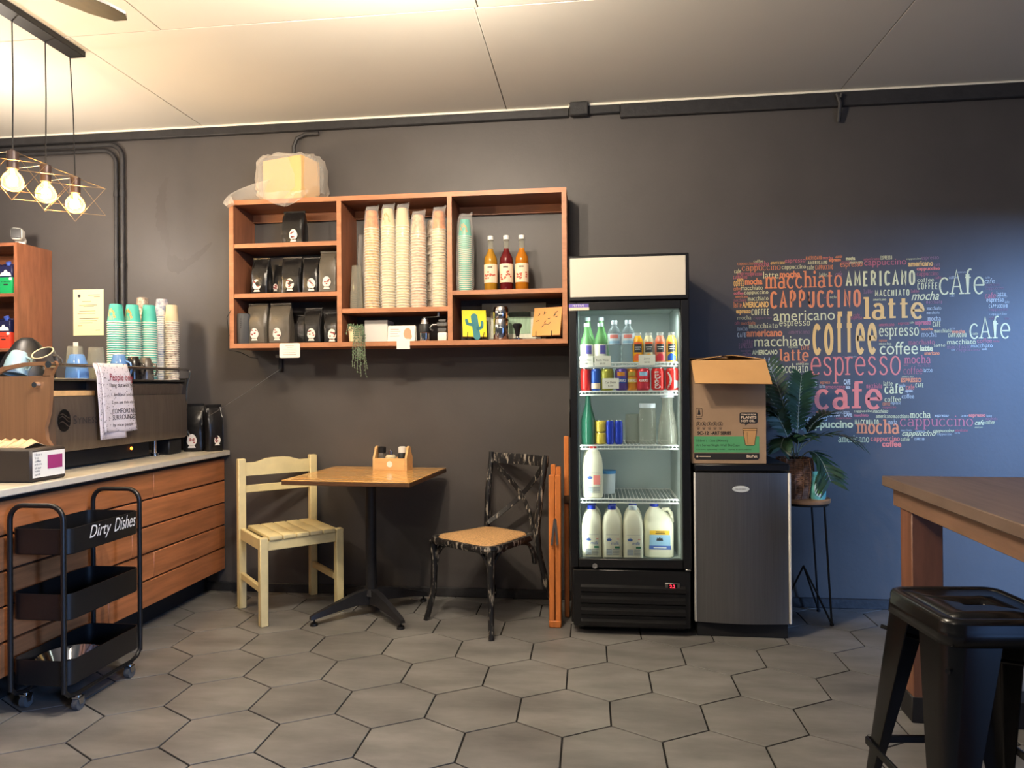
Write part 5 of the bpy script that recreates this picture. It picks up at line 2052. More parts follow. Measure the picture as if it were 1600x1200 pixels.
# top shelf: green bottles, water, juice
GB = [(.001, 0), (.032, 0), (.034, .004), (.034, .095), (.03, .115), (.018, .145), (.0125, .165), (.012, .185)]


def gb_lab(b):
    wrapband(b, .0346, .03, .095)
    wrapband(b, .0350, .045, .088, -95, -45, 1, n=6)
    wrapband(b, .0354, .055, .062, -90, -50, 2, n=6)


ZA = SHZ[0] + .0018
YF = FY0 + .10
fbottle('sparkling_water_bottle', -.036, YF, ZA, GB, 'green_glass', 'tub_white', (.184, .0135, .018), 'front green bottle with a white label next to the fridge side wall', ['paper', 'sticker_purple', 'milk_blue'], gb_lab, 'green bottles on the top fridge shelf')
fbottle('sparkling_water_bottle', .034, YF, ZA, GB, 'green_glass', 'tub_white', (.184, .0135, .018), 'front green bottle with a white label next to the clear water bottles', ['paper', 'sticker_purple', 'milk_blue'], gb_lab, 'green bottles on the top fridge shelf')
for x, n_ in ((-.030, 'fridge side wall'), (.040, 'water bottles')):
    t_ = fbottle('sparkling_water_bottle', x, YF + .115, ZA, [(r * 1.05, z * 1.22) for r, z in GB], 'green_glass', 'tub_white', (.184 * 1.22, .0135, .018), 'taller green bottle in the second row, behind the one by the ' + n_, ['paper', 'sticker_purple', 'milk_blue'], None, 'green bottles on the top fridge shelf')
WB = [(.001, 0), (.031, 0), (.033, .004), (.031, .02), (.033, .03), (.031, .045), (.033, .058), (.031, .072), (.033, .085), (.034, .09), (.034, .145), (.028, .165), (.014, .184), (.0125, .195)]


def wb_lab(b):
    wrapband(b, .0346, .092, .146)
    wrapband(b, .0350, .122, .140, -130, -60, 1, n=8)
    wrapband(b, .0350, .096, .110, -140, -45, 2, n=8)


for x, nn in ((.104, 'green bottles'), (.172, 'orange juice')):
    fbottle('water_bottle', x, YF, ZA, WB, 'water', 'tub_white', (.194, .014, .020), 'clear ribbed water bottle with a pale label next to the ' + nn, ['milk_label', 'milk_pink', 'milk_pale_blue'], wb_lab, 'water bottles on the top fridge shelf')
JB = [(.001, 0), (.025, 0), (.027, .003), (.027, .095), (.025, .112), (.017, .128), (.0155, .134)]


def j_lab(low):
    def f(b):
        wrapband(b, .0275, .05, .098, -135, -50, 0, n=10)
        wrapband(b, .0278, .092, .102, -135, -50, 1, n=10)
        wrapband(b, .0278, .074, .078, -125, -60, 2, n=8)
        wrapband(b, .0278, .064, .068, -120, -70, 2, n=8)
        rows = []
        for i in range(9):
            a = radians(-140 + 90 * i / 8)
            rows.append([(.0278 * cos(a), .0278 * sin(a), .008), (.0278 * cos(a), .0278 * sin(a), .03 + .014 * sin(pi * i / 8))])
        b.grid(rows, 3)
    return f


for x, m_, low, nn in ((.220, 'juice_orange', 'label_orange', 'bright orange juice bottle beside the water bottles'), (.274, 'juice_pale', 'juice_orange', 'pale cloudy juice bottle behind the juice price tag'),
                       (.330, 'juice_pink', 'can_pink', 'pinkish juice bottle second from the fridge side wall'), (.386, 'juice_yellow', 'can_blue', 'yellow juice bottle with a blue label foot by the side wall')):
    fbottle('juice_bottle', x, YF - .005, ZA, JB, m_, 'film_wrap', (.133, .0165, .016), nn, ['label_black', 'label_orange', 'ink_light', low], j_lab(low), 'juice bottles on the top fridge shelf')


def price_tag(x, z, l1, l2, label):
    t = thing('price_tag', label, 'price tag', (x, SHY0 - .009, z), 0, 'price tags on the fridge shelves')
    b = MB()
    b.box(-.041, .041, -.0008, .0008, 0, .052)
    b.build('card', 'paper', t, True)
    b = MB()
    text(b, l1, (0, -.0014, .026), (1, 0, 0), (0, 0, 1), .011, center=True, w=min(.066, .011 * len(l1) * .55))
    text(b, l2, (0, -.0014, .009), (1, 0, 0), (0, 0, 1), .0095, center=True)
    b.build('price_print', 'ink', t, True)


price_tag(-.044, 1.322, 'Sparkling Water', '$4.00', 'white price tag below the front green bottles next to the side wall')
price_tag(.043, 1.322, 'Bottle Water', '$3.50', 'white price tag between the green bottles and the water bottles')
price_tag(.262, 1.326, 'Juice', '$4.50', 'white price tag in front of the juice bottles')

# cans
CAN = [(.001, 0), (.022, 0), (.0265, .004), (.0315, .010), (.0325, .014), (.0325, .098), (.030, .106), (.0265, .112)]
ZB = SHZ[1] + .0018


def can(x, y, z, mt, label, lab_mats=None, lab=None, sc=1.0, hs=1.0, grp='drink cans in the fridge'):
    t = thing('drink_can', label, 'can', (x, y, z), 0, grp)
    b = MB()
    b.lathe([(r * sc, q * hs) for r, q in CAN], n=24)
    b.build('can_body', mt, t, True)
    b = MB()
    b.lathe([(.0265 * sc, .112 * hs), (.0265 * sc, .1145 * hs), (.0245 * sc, .1145 * hs), (.0235 * sc, .112 * hs), (.001, .112 * hs)], n=24)
    b.box(-.006, .006, -.012, .006, .1125 * hs, .114 * hs)
    b.build('can_lid', 'aluminium', t, True)
    if lab:
        b = MB()
        lab(b)
        b.build('can_print', lab_mats, t, True)


def kirks(b):
    wrapband(b, .0328, .040, .064, -150, -30, 0, n=14)
    curved_text(b, 'KIRKS', .0332, .052, .014, 1, .052, a_mid=-92)
    wrapband(b, .0328, .075, .095, -130, -60, 2, n=8)


def coke(b):
    curved_text(b, 'Coca-Cola', .0330, .054, .030, 0, .086, a_mid=-96, vertical=True)


def swoosh(b):
    rows = []
    for i in range(9):
        z = .012 + .08 * i / 8
        a = radians(-150 + 34 * sin(i / 8 * 3.0))
        rows.append([(.0329 * cos(a), .0329 * sin(a), z), (.0329 * cos(a + .3), .0329 * sin(a + .3), z)])
    b.grid(rows, 0)
    wrapband(b, .0330, .014, .050, -78, -30, 1, n=6)


def bluecan(b):
    wrapband(b, .0272, .012, .04, -150, -40, 0, n=10)


can(-.044, YF, ZB, 'can_red', 'slim red can at the side wall end of the can row', sc=.80)
can(.010, YF, ZB, 'can_blue', 'slim blue can beside the red one at the side wall end', ['label_cream'], bluecan, sc=.80)
can(.066, YF, ZB, 'can_olive', 'olive yellow can behind the can price tag')
can(.137, YF, ZB, 'can_purple', 'purple can with a pale name band', ['can_blue', 'ink_light', 'can_orange'], kirks)
can(.191, YF + .012, ZB, 'can_orange', 'orange can with a pale name band set slightly back', ['can_pale' if False else 'juice_yellow', 'ink_light', 'can_yellow'], kirks, sc=.9)
can(.247, YF - .002, ZB, 'can_pink', 'pinkish red can with a pale name band', ['can_red', 'ink_light', 'milk_pale_blue'], kirks)
can(.317, YF - .004, ZB, 'can_red', 'red can with white script running up its side', ['ink_light'], coke)
can(.388, YF - .006, ZB, 'can_red', 'bright red can with a white ribbon and pale panel by the side wall', ['ink_light', 'can_grey'], swoosh)
for q, x in enumerate((-.03, .06, .15, .24, .33)):
    can(x, YF + .085, ZB, ('can_red', 'can_olive', 'can_purple', 'can_pink', 'can_red')[q], ('red', 'olive', 'purple', 'pink', 'red cola')[q] + ' can in the second row of the can shelf', grp='second row of cans in the fridge')
price_tag(.082, ZB + .012, 'Can Drink', '$3.50', 'white price tag in front of the olive can on the can shelf')

# third shelf
ZC = SHZ[2] + .0018
YC = FY0 + .125
fbottle('green_bottle', -.032, YC, ZC, [(.001, 0), (.034, 0), (.036, .005), (.036, .125), (.030, .15), (.016, .20), (.0125, .235), (.0135, .24), (.0135, .25)], 'green_dark_glass', None, None,
        'dark green glass bottle at the side wall of the third fridge shelf', ['can_blue'], None)
for k in range(2):
    can(.032, YC + .01, ZC + .0612 * k, 'can_yellow', ('lower', 'upper')[k] + ' yellow can of the short pair stacked beside the green bottle', hs=.53, sc=.98, grp='stacked yellow cans')
can(.078, YC, ZC, 'can_deep_blue', 'slim deep blue can next to the yellow cans on the third shelf', sc=.66, hs=1.06)
can(.122, YC + .004, ZC, 'can_deep_blue', 'slim deep blue can on the open side of its twin on the third shelf', sc=.66, hs=1.06)
fbottle('glass_carafe', .366, YC, ZC, [(.001, 0), (.046, 0), (.049, .006), (.048, .06), (.040, .125), (.027, .185), (.026, .21), (.032, .24)], 'clear_glass', None, None,
        'clear glass carafe with a flared white lid by the fridge side wall', ['tub_white'], lambda b: b.lathe([(.001, .262), (.034, .262), (.034, .238), (.031, .236)], n=20), 'glass carafes in the fridge', cat='carafe')
fbottle('glass_carafe', .268, YC + .02, ZC, [(.001, 0), (.040, 0), (.043, .006), (.043, .15), (.040, .17), (.039, .19)], 'clear_glass', None, None,
        'shorter clear glass carafe with a white lid beside the flared one', ['tub_white'], lambda b: b.lathe([(.001, .206), (.041, .206), (.041, .186), (.039, .184)], n=20), 'glass carafes in the fridge', cat='carafe')
fbottle('glass_carafe', .195, YC + .09, ZC, [(.001, 0), (.034, 0), (.036, .006), (.036, .13), (.034, .15)], 'clear_glass', None, None,
        'plain clear glass carafe without a lid set back on the third shelf', None, None, 'glass carafes in the fridge', cat='carafe')


# milk
def milk(x, y, z, cap, label, pink=False, grp='milk bottles in the fridge'):
    t = thing('milk_bottle', label, 'bottle', (x, y, z), 0, grp)
    b = MB()

    def sq(hw, hd, zz, e=.45):
        return [(hw * math.copysign(abs(cos(a)) ** e, cos(a)), hd * math.copysign(abs(sin(a)) ** e, sin(a)), zz) for a in [2 * pi * q / 24 for q in range(24)]]
    b.loft([sq(.044, .044, 0), sq(.0495, .049, .006), sq(.0500, .0495, .10), sq(.0500, .0495, .165), sq(.046, .045, .20, .5), sq(.036, .035, .226, .7), sq(.024, .024, .242, .95), sq(.0195, .0195, .246, 1), sq(.0195, .0195, .252, 1)], True, True)
    b.build('milk_body', 'milk', t, True)
    b = MB()
    b.lathe([(.001, .268), (.0195, .268), (.0205, .264), (.0205, .250), (.019, .248)], n=18)
    b.build('cap', cap, t, True)
    b = MB()
    y0 = -.0502
    for k in range(9):
        b.box(-.032 + .0075 * k, -.028 + .0075 * k, y0 - .0006, y0, .127, .130, m=0)
    b.prism([(-.030, .105), (-.024, .098), (-.008, .098), (-.002, .105), (-.008, .108), (-.010, .114), (-.013, .109), (-.016, .117), (-.019, .109), (-.022, .114), (-.024, .108)], 'y', y0 - .0008, y0, m=1)
    if pink:
        b.box(.002, .036, y0 - .0008, y0, .07, .116, m=2)
    else:
        text(b, 'milk', (-.006, y0 - .0009, .080), (1, 0, 0), (0, 0, 1), .016, m=3, shear=.2)
        b.box(.012, .036, y0 - .0008, y0, .062, .072, m=4)
        b.box(.022, .034, y0 - .0008, y0, .106, .110, m=2)
    b.box(-.030, -.001, y0 - .0006, y0, .028, .056, m=5)
    for k in range(4):
        b.box(-.030, -.004, y0 - .0008, y0, .030 + .008 * k, .033 + .008 * k, m=0)
        b.box(.002, .034, y0 - .0008, y0, .030 + .008 * k, .033 + .008 * k, m=0)
    b.build('label', ['can_grey', 'milk_blue', 'milk_pink', 'milk_blue', 'milk_green', 'milk_label'], t, True)


ZD = SHZ[3] + .0018
YM = FY0 + .125
milk(-.010, YM, ZD, 'cap_red', 'red capped milk bottle alone at the front of the fourth fridge shelf', True)
milk(-.016, YM + .108, ZD, 'cap_red', 'red capped milk bottle mostly hidden behind the front one on the fourth shelf', True)
fbottle('lidded_tub', .068, YM + .14, ZD, [(.001, 0), (.036, 0), (.040, .09), (.041, .105), (.001, .105)], 'tub_white', 'lid_blue', (.104, .043, .016), 'white tub with a blue lid set back beside the red capped milk', cat='tub')
for x, where in ((-.019, 'fridge side wall'), (.084, 'bottle row middle'), (.188, 'large jug')):
    milk(x, FY0 + .112, FLOORZ, 'cap_deep_blue' if x < .15 else 'tub_white', ('blue' if x < .15 else 'white') + ' capped milk bottle at the front of the fridge floor by the ' + where)
for x, where in ((-.015, 'fridge side wall'), (.090, 'middle bottle'), (.194, 'white capped bottle')):
    milk(x, FY0 + .222, FLOORZ, 'cap_deep_blue', 'milk bottle in the second row of the fridge floor, behind the ' + where, grp='second row of milk bottles')

t = thing('milk_jug', 'large square milk jug with a yellow and blue label on the fridge floor', 'jug', (.322, FY0 + .20, FLOORZ))
b = MB()
def sq2(hw, hd, zz, e=.4, ox=0):
    return [(ox + hw * math.copysign(abs(cos(a)) ** e, cos(a)), hd * math.copysign(abs(sin(a)) ** e, sin(a)), zz) for a in [2 * pi * q / 28 for q in range(28)]]
b.loft([sq2(.066, .062, 0), sq2(.074, .068, .006), sq2(.074, .068, .165), sq2(.068, .06, .195, .5), sq2(.050, .045, .222, .6, -.01), sq2(.026, .026, .242, 1, -.02), sq2(.022, .022, .252, 1, -.02)], True, True)
b.build('jug_body', 'milk', t, True)
b = MB()
b.tube([(.02, -.0, .232), (.05, 0, .238), (.066, 0, .215), (.070, 0, .17)], .011, 10)
b.build('handle', 'milk', t, True)
b = MB()
b.lathe([(.001, .27), (.022, .27), (.023, .252), (.02, .25)], (-.02, 0, 0), 18)
b.build('cap', 'cap_deep_blue', t, True)
b = MB()
y0 = -.0685
b.box(-.048, .050, y0 - .0006, y0, .118, .140, m=0)
b.box(-.050, .054, y0 - .0006, y0, .060, .1175, m=1)
b.box(-.052, .056, y0 - .0009, y0, .044, .064, m=2)
b.box(-.018, .026, y0 - .0009, y0, .131, .135, m=3)
b.box(-.020, .028, y0 - .0009, y0, .123, .127, m=3)
b.box(-.03, .034, y0 - .0012, y0, .051, .056, m=4)
b.prism([(-.016, .088), (.018, .088), (.014, .104), (.006, .100), (.001, .108), (-.004, .100), (-.012, .104)], 'y', y0 - .0009, y0, m=3)
b.build('label', ['milk_yellow', 'milk_pale_blue', 'milk_blue', 'label_black', 'ink_light'], t, True)

# ================================================================ BAR FRIDGE AND CARTON
t = thing('bar_fridge', 'small stainless steel fronted bar fridge with a black top', 'bar fridge', (.705, 3.75, 0))
b = MB()
b.box(.486, .922, 3.545, 3.985, .03, .80, .004)
b.build('cabinet', 'fridge_black', t)
b = MB()
b.box(.478, .930, 3.515, 3.99, .802, .842, .008)
b.build('top', 'fridge_black', t)
b = MB()
N = 14
arc = [(.489 + .432 * i / N, 3.520 - .020 * sin(pi * i / N)) for i in range(N + 1)]
b.prism(arc + [(.921, 3.543), (.489, 3.543)], 'z', .072, .798)
dr = b.build('door', 'fridge_steel', t)
for x0, x1 in ((.4785, .4885), (.9215, .934)):
    b = MB()
    b.box(x0, x1, 3.513, 3.543, .072, .798, .004)
    b.build('door_edge', 'white_plastic', dr)
b = MB()
b.prism([(.697 + .040 * cos(a), .722 + .0155 * sin(a)) for a in [2 * pi * q / 28 for q in range(28)]], 'y', 3.4965, 3.5005)
bd = b.build('oval_badge', 'tub_white', dr)
b = MB()
for k in range(7):
    b.box(.672 + .007 * k, .676 + .007 * k, 3.4955, 3.4965, .720, .725)
b.build('badge_mark', 'can_grey', bd)
b = MB()
b.box(.490, .918, 3.53, 3.96, .0, .069, .003)
b.build('plinth', 'black_matte', t)

BX0, BX1, BY0_, BY1_, BZ0, BZ1 = .470, .822, 3.522, 3.86, .8425, 1.345
t = thing('cup_carton', 'open cardboard cup carton with a green printed band on top of the bar fridge', 'carton', (.646, 3.70, BZ0))
b = MB()
w_ = .004
b.box(BX0, BX1, BY0_, BY0_ + w_, BZ0, BZ1)
b.box(BX0, BX1, BY1_ - w_, BY1_, BZ0, BZ1)
b.box(BX0, BX0 + w_, BY0_ + w_, BY1_ - w_, BZ0, BZ1)
b.box(BX1 - w_, BX1, BY0_ + w_, BY1_ - w_, BZ0, BZ1)
b.box(BX0 + w_, BX1 - w_, BY0_ + w_, BY1_ - w_, BZ0, BZ0 + w_)
b.build('box_body', 'cardboard_out', t)


def flap(p0, p1, q1, q0):
    b = MB()
    P = [Vector(p) for p in (p0, p1, q1, q0)]
    n = (P[1] - P[0]).cross(P[3] - P[0]).normalized() * .0035
    b.add(P + [p + n for p in P], [(0, 1, 2, 3), (7, 6, 5, 4), (0, 4, 5, 1), (1, 5, 6, 2), (2, 6, 7, 3), (3, 7, 4, 0)])
    b.build('flap', 'cardboard', t)


flap((BX0, BY0_, BZ1), (BX1, BY0_, BZ1), (BX1 + .006, BY0_ - .105, BZ1 - .118), (BX0 + .006, BY0_ - .105, BZ1 - .112))
flap((BX0, BY1_, BZ1), (BX1, BY1_, BZ1), (BX1 - .01, BY1_ - .13, BZ1 + .02), (BX0 + .01, BY1_ - .13, BZ1 + .02))
flap((BX0, BY0_ + .01, BZ1), (BX0, BY1_ - .01, BZ1), (BX0 + .15, BY1_ - .02, BZ1 + .030), (BX0 + .15, BY0_ + .02, BZ1 + .022))
flap((BX1, BY0_ + .01, BZ1), (BX1, BY1_ - .01, BZ1), (BX1 - .15, BY1_ - .02, BZ1 + .030), (BX1 - .15, BY0_ + .02, BZ1 + .022))
yf = BY0_ - .0006
U_, Z_ = (1, 0, 0), (0, 0, 1)
b = MB()
b.box(.482, .790, yf - .0003, yf, .896, .974)
b.build('green_band', 'print_green', t)
b = MB()
b.prism([(.482, .892), (.482, .868), (.490, .860), (.782, .860), (.790, .868), (.790, .892)], 'y', yf - .0003, yf)


def rrect(x0, x1, z0, z1, r=.01):
    P = []
    for cx, cz, a0 in ((x1 - r, z1 - r, 0), (x0 + r, z1 - r, 90), (x0 + r, z0 + r, 180), (x1 - r, z0 + r, 270)):
        P += [(cx + r * cos(radians(a0 + 18 * q)), cz + r * sin(radians(a0 + 18 * q))) for q in range(6)]
    return P


b.prism(rrect(.698, .784, 1.036, 1.090), 'y', yf - .0003, yf)
b.prism([(.722, 1.037), (.742, 1.037), (.726, 1.026)], 'y', yf - .0003, yf)
b.build('dark_print', 'print_dark', t)
b = MB()
y2 = yf - .0008
for s, z, h_, w__ in (("IT'S MADE FROM", 1.076, .0075, .070), ('PLANTS', 1.060, .0125, .072), ('NOT OIL.', 1.043, .0115, .066)):
    text(b, s, (.705, y2, z), U_, Z_, h_, w=w__, bold=.03)
text(b, 'BioPak', (.730, y2, .871), U_, Z_, .014, bold=.03)
b.cyl((.497, y2, .876), (.497, y2 + .0005, .876), .005, n=12)
b.box(.508, .560, y2, y2 + .0004, .874, .878)
b.build('pale_lettering', 'label_cream', t)
b = MB()
text(b, 'SC-12', (.498, y2, .982), U_, Z_, .0165, bold=.035, w=.054)
text(b, '-ART SERIES', (.563, y2, .982), U_, Z_, .0165, bold=.03, w=.096)
text(b, '355ml / 12oz (90mm)', (.492, y2, .944), U_, Z_, .015, w=.150)
text(b, 'Art Series Single Wall BioCups', (.492, y2, .922), U_, Z_, .015, w=.205)
text(b, 'Carton quantity 1000   Made from plants', (.492, y2, .906), U_, Z_, .008, w=.26)
for k in range(5):
    cx = .503 + .0262 * k
    b.tube([(cx + .0105 * cos(a), y2, 1.034 + .0105 * sin(a)) for a in [2 * pi * q / 18 for q in range(18)]], .0007, 4, closed=True)
    b.prism([(cx - .004, 1.030), (cx + .004, 1.030), (cx, 1.041)], 'y', y2, y2 + .0004)
    b.box(cx - .008, cx + .008, y2, y2 + .0004, 1.014, 1.016)
    b.box(cx - .006, cx + .006, y2, y2 + .0004, 1.009, 1.011)
b.tube([(x, y2, z) for x, z in rrect(.492, .522, 1.070, 1.112, .006)], .0007, 4, closed=True)
b.prism([(.500, 1.080), (.514, 1.080), (.510, 1.104), (.504, 1.104)], 'y', y2, y2 + .0004)
b.box(.494, .520, y2, y2 + .0004, 1.060, 1.063)
b.tube([(.712, y2, 1.012), (.780, y2, 1.012), (.778, y2, 1.004), (.768, y2, .934), (.764, y2, .930), (.728, y2, .930), (.724, y2, .934), (.714, y2, 1.004)], .0013, 5, closed=True)
b.tube([(.714, y2, 1.003), (.778, y2, 1.003)], .0009, 5)
b.tube([(.733, y2, .996), (.737, y2, .938)], .0007, 4)
b.build('printed_lettering', 'print_dark', t)
b = MB()
b.prism([(.7125, 1.0115), (.7795, 1.0115), (.768, .931), (.724, .931)], 'y', y2 + .0002, y2 + .0007)
b.build('cup_picture', 'cardboard', t)

# ================================================================ SIDE TABLE, PLANT, POUCH
STZ = .640
t = thing('side_table', 'small round timber side table on thin black hairpin legs by the mural wall', 'side table', (1.075, 3.80, 0))
b = MB()
b.lathe([(.001, STZ - .022), (.122, STZ - .022), (.126, STZ - .018), (.126, STZ - .004), (.122, STZ), (.001, STZ)], (1.075, 3.80, 0), 36)
b.build('table_top', 'round_wood', t)
b = MB()
b.lathe([(.112, STZ - .034), (.118, STZ - .034), (.118, STZ - .0225), (.112, STZ - .0225), (.112, STZ - .034)], (1.075, 3.80, 0), 36)
b.build('rim_ring', 'black_metal', t)
for fx, fy, tx, ty in ((1.187, 3.742, 1.160, 3.755), (1.19, 3.965, 1.135, 3.885), (.955, 3.85, .985, 3.83)):
    b = MB()
    b.tube([(tx, ty, STZ - .03), (fx, fy, .004)], .0055, 8)
    b.tube([(fx, fy, .006), (1.068, 3.80, .285)], .0050, 8)
    b.cyl((fx, fy, 0), (fx, fy, .012), .010, n=12)
    b.build('leg', 'black_metal', t)

PXC, PYC = 1.026, 3.80
t = thing('potted_palm', 'dark green palm in a woven basket on the round side table', 'plant', (PXC, PYC, STZ))
b = MB()
H_ = .205
for k in range(22):
    z0, z1 = H_ * k / 22, H_ * (k + 1) / 22
    f = (k + .5) / 22
    r = .066 + .022 * sin(pi * (f * .75 + .05)) + .006
    b.lathe([(r - .002, z0), (r + .002, (z0 + z1) / 2), (r - .002, z1)], (PXC, PYC, STZ), 28)
b.lathe([(.001, 0), (.07, 0)], (PXC, PYC, STZ), 28)
for q in range(14):
    a = 2 * pi * q / 14
    b.tube([(PXC + (.0685 + .022 * sin(pi * (f * .75 + .05)) + .006) * cos(a), PYC + (.0685 + .022 * sin(pi * (f * .75 + .05)) + .006) * sin(a), STZ + H_ * f) for f in [k / 8 for k in range(9)]], .0032, 5)
b.build('woven_basket', 'wicker', t)
b = MB()
b.lathe([(.001, .188), (.078, .186)], (PXC, PYC, STZ), 24)
r5 = random.Random(8)
for q in range(24):
    a, rr_ = r5.uniform(0, 2 * pi), r5.uniform(0, .07)
    b.tube([(PXC + rr_ * cos(a), PYC + rr_ * sin(a), STZ + .188), (PXC + rr_ * cos(a) + r5.uniform(-.02, .02), PYC + rr_ * sin(a) + r5.uniform(-.02, .02), STZ + .20 + r5.uniform(0, .012))], .003, 4)
b.build('soil', 'soil', t)
B0 = Vector((PXC, PYC, STZ + .19))
FRONDS = (((.995, 3.78, 1.10), (.925, 3.89, 1.335), .095), ((1.03, 3.75, 1.08), (1.045, 3.72, 1.265), .09), ((1.13, 3.74, 1.04), (1.295, 3.68, .935), .13), ((1.10, 3.70, .97), (1.155, 3.64, .745), .115),
          ((.96, 3.72, 1.03), (.925, 3.66, .905), .085), ((.97, 3.86, 1.13), (.905, 3.95, 1.20), .10), ((1.06, 3.86, 1.12), (1.115, 3.92, 1.245), .10), ((1.12, 3.84, 1.06), (1.235, 3.88, 1.075), .105),
          ((1.02, 3.72, 1.0), (1.035, 3.62, .965), .09), ((.96, 3.77, 1.06), (.925, 3.80, 1.075), .085))
for fi, (mid, tip, ll) in enumerate(FRONDS):
    mid, tip = Vector(mid), Vector(tip)
    st = B0 + Vector((r5.uniform(-.02, .02), r5.uniform(-.02, .02), 0))

    def cv(f):
        return st * (1 - f) ** 2 + mid * 2 * f * (1 - f) + tip * f ** 2
    b = MB()
    b.tube([cv(q / 12) for q in range(13)], [.0035 * (1 - .7 * q / 12) for q in range(13)], 6, m=1)
    nL = 17
    for q in range(nL):
        f = .34 + .66 * q / (nL - 1)
        p = cv(f)
        d = (cv(min(1, f + .02)) - cv(f - .02)).normalized()
        up = Vector((0, 0, 1)) if abs(d.z) < .85 else Vector((0, -1, 0))
        s = d.cross(up).normalized()
        upn = s.cross(d).normalized()
        for sg in (-1, 1):
            L = ll * (.55 + .45 * sin(pi * min(1, (f - .28) * 1.1))) * r5.uniform(.88, 1.1)
            dr_ = (s * sg * .78 + d * .62 + upn * r5.uniform(-.05, .22)).normalized()
            wd = (d - dr_ * d.dot(dr_)).normalized() * .0080
            sag = Vector((0, 0, -1)) * L * .16
            a1, a2, a3 = p + dr_ * L * .35, p + dr_ * L * .7 + sag * .4, p + dr_ * L + sag
            b.add([p - wd * .4, p + wd * .4, a1 + wd, a1 - wd, a2 + wd * .85, a2 - wd * .85, a3], [(0, 1, 2, 3), (3, 2, 4, 5), (5, 4, 6)])
    b.build('frond', ['leaf', 'stem_pale'], t, angle=80)

t = thing('refill_pouch', 'aqua and white refill pouch standing at the front of the round side table', 'pouch', (1.128, 3.745, STZ))
b = MB()


def lens(w, d, z):
    return [(1.128 + w * cos(a), 3.745 + d * sin(a) * (1 if abs(cos(a)) < .9 else .6), STZ + z) for a in [2 * pi * q / 20 for q in range(20)]]


b.loft([lens(.034, .022, .0), lens(.038, .024, .012), lens(.039, .020, .06), lens(.039, .012, .10), lens(.0385, .004, .128), lens(.0385, .0015, .140)])
b.build('pouch_body', 'pouch_aqua', t)
b = MB()
P = [(1.128 + .026 * cos(a), STZ + .055 + .042 * sin(a)) for a in [2 * pi * q / 20 for q in range(20)]]
b.prism(P, 'y', 3.7205, 3.7225)
b.build('white_panel', 'pouch_white', t)
b = MB()
b.prism([(1.120 + .012 * cos(a), STZ + .088 + .009 * sin(a)) for a in [2 * pi * q / 16 for q in range(16)]], 'y', 3.7195, 3.7206)
b.build('dark_badge', 'photo_green', t)
b = MB()
for k in range(4):
    a = k * .8
    b.prism([(1.130 + .010 * cos(a) + .008 * cos(q), STZ + .034 + .006 * sin(a) + .008 * sin(q)) for q in [2 * pi * i / 10 for i in range(10)]], 'y', 3.7195 - .0002 * k, 3.7206)
b.box(1.112, 1.144, 3.7195, 3.7206, STZ + .060, STZ + .066)
b.build('green_print', 'pouch_green', t)

# ================================================================ COFFEE WORD MURAL
STY = {'b': ('B', 0.0, 0.0), 'B': ('B', .035, 0.0), 'i': ('B', .008, .38), 'k': ('P', .21, .92, 0, .50, .15), 's': ('P', .135, .55, .075, .84, .10), 'S': ('P', .22, .50, .10, .90, .10), 'X': ('P', .31, .42, .13, 1.0, .07)}
_PW = {}


def word_glyphs(w, st):
    q = STY[st]
    if q[0] == 'B':
        return glyph_mesh(w, q[1], q[2])
    if (w, st) not in _PW:
        _PW[(w, st)] = pen_word(w, q[1], q[2], q[3], q[4], q[5])
    return _PW[(w, st)]


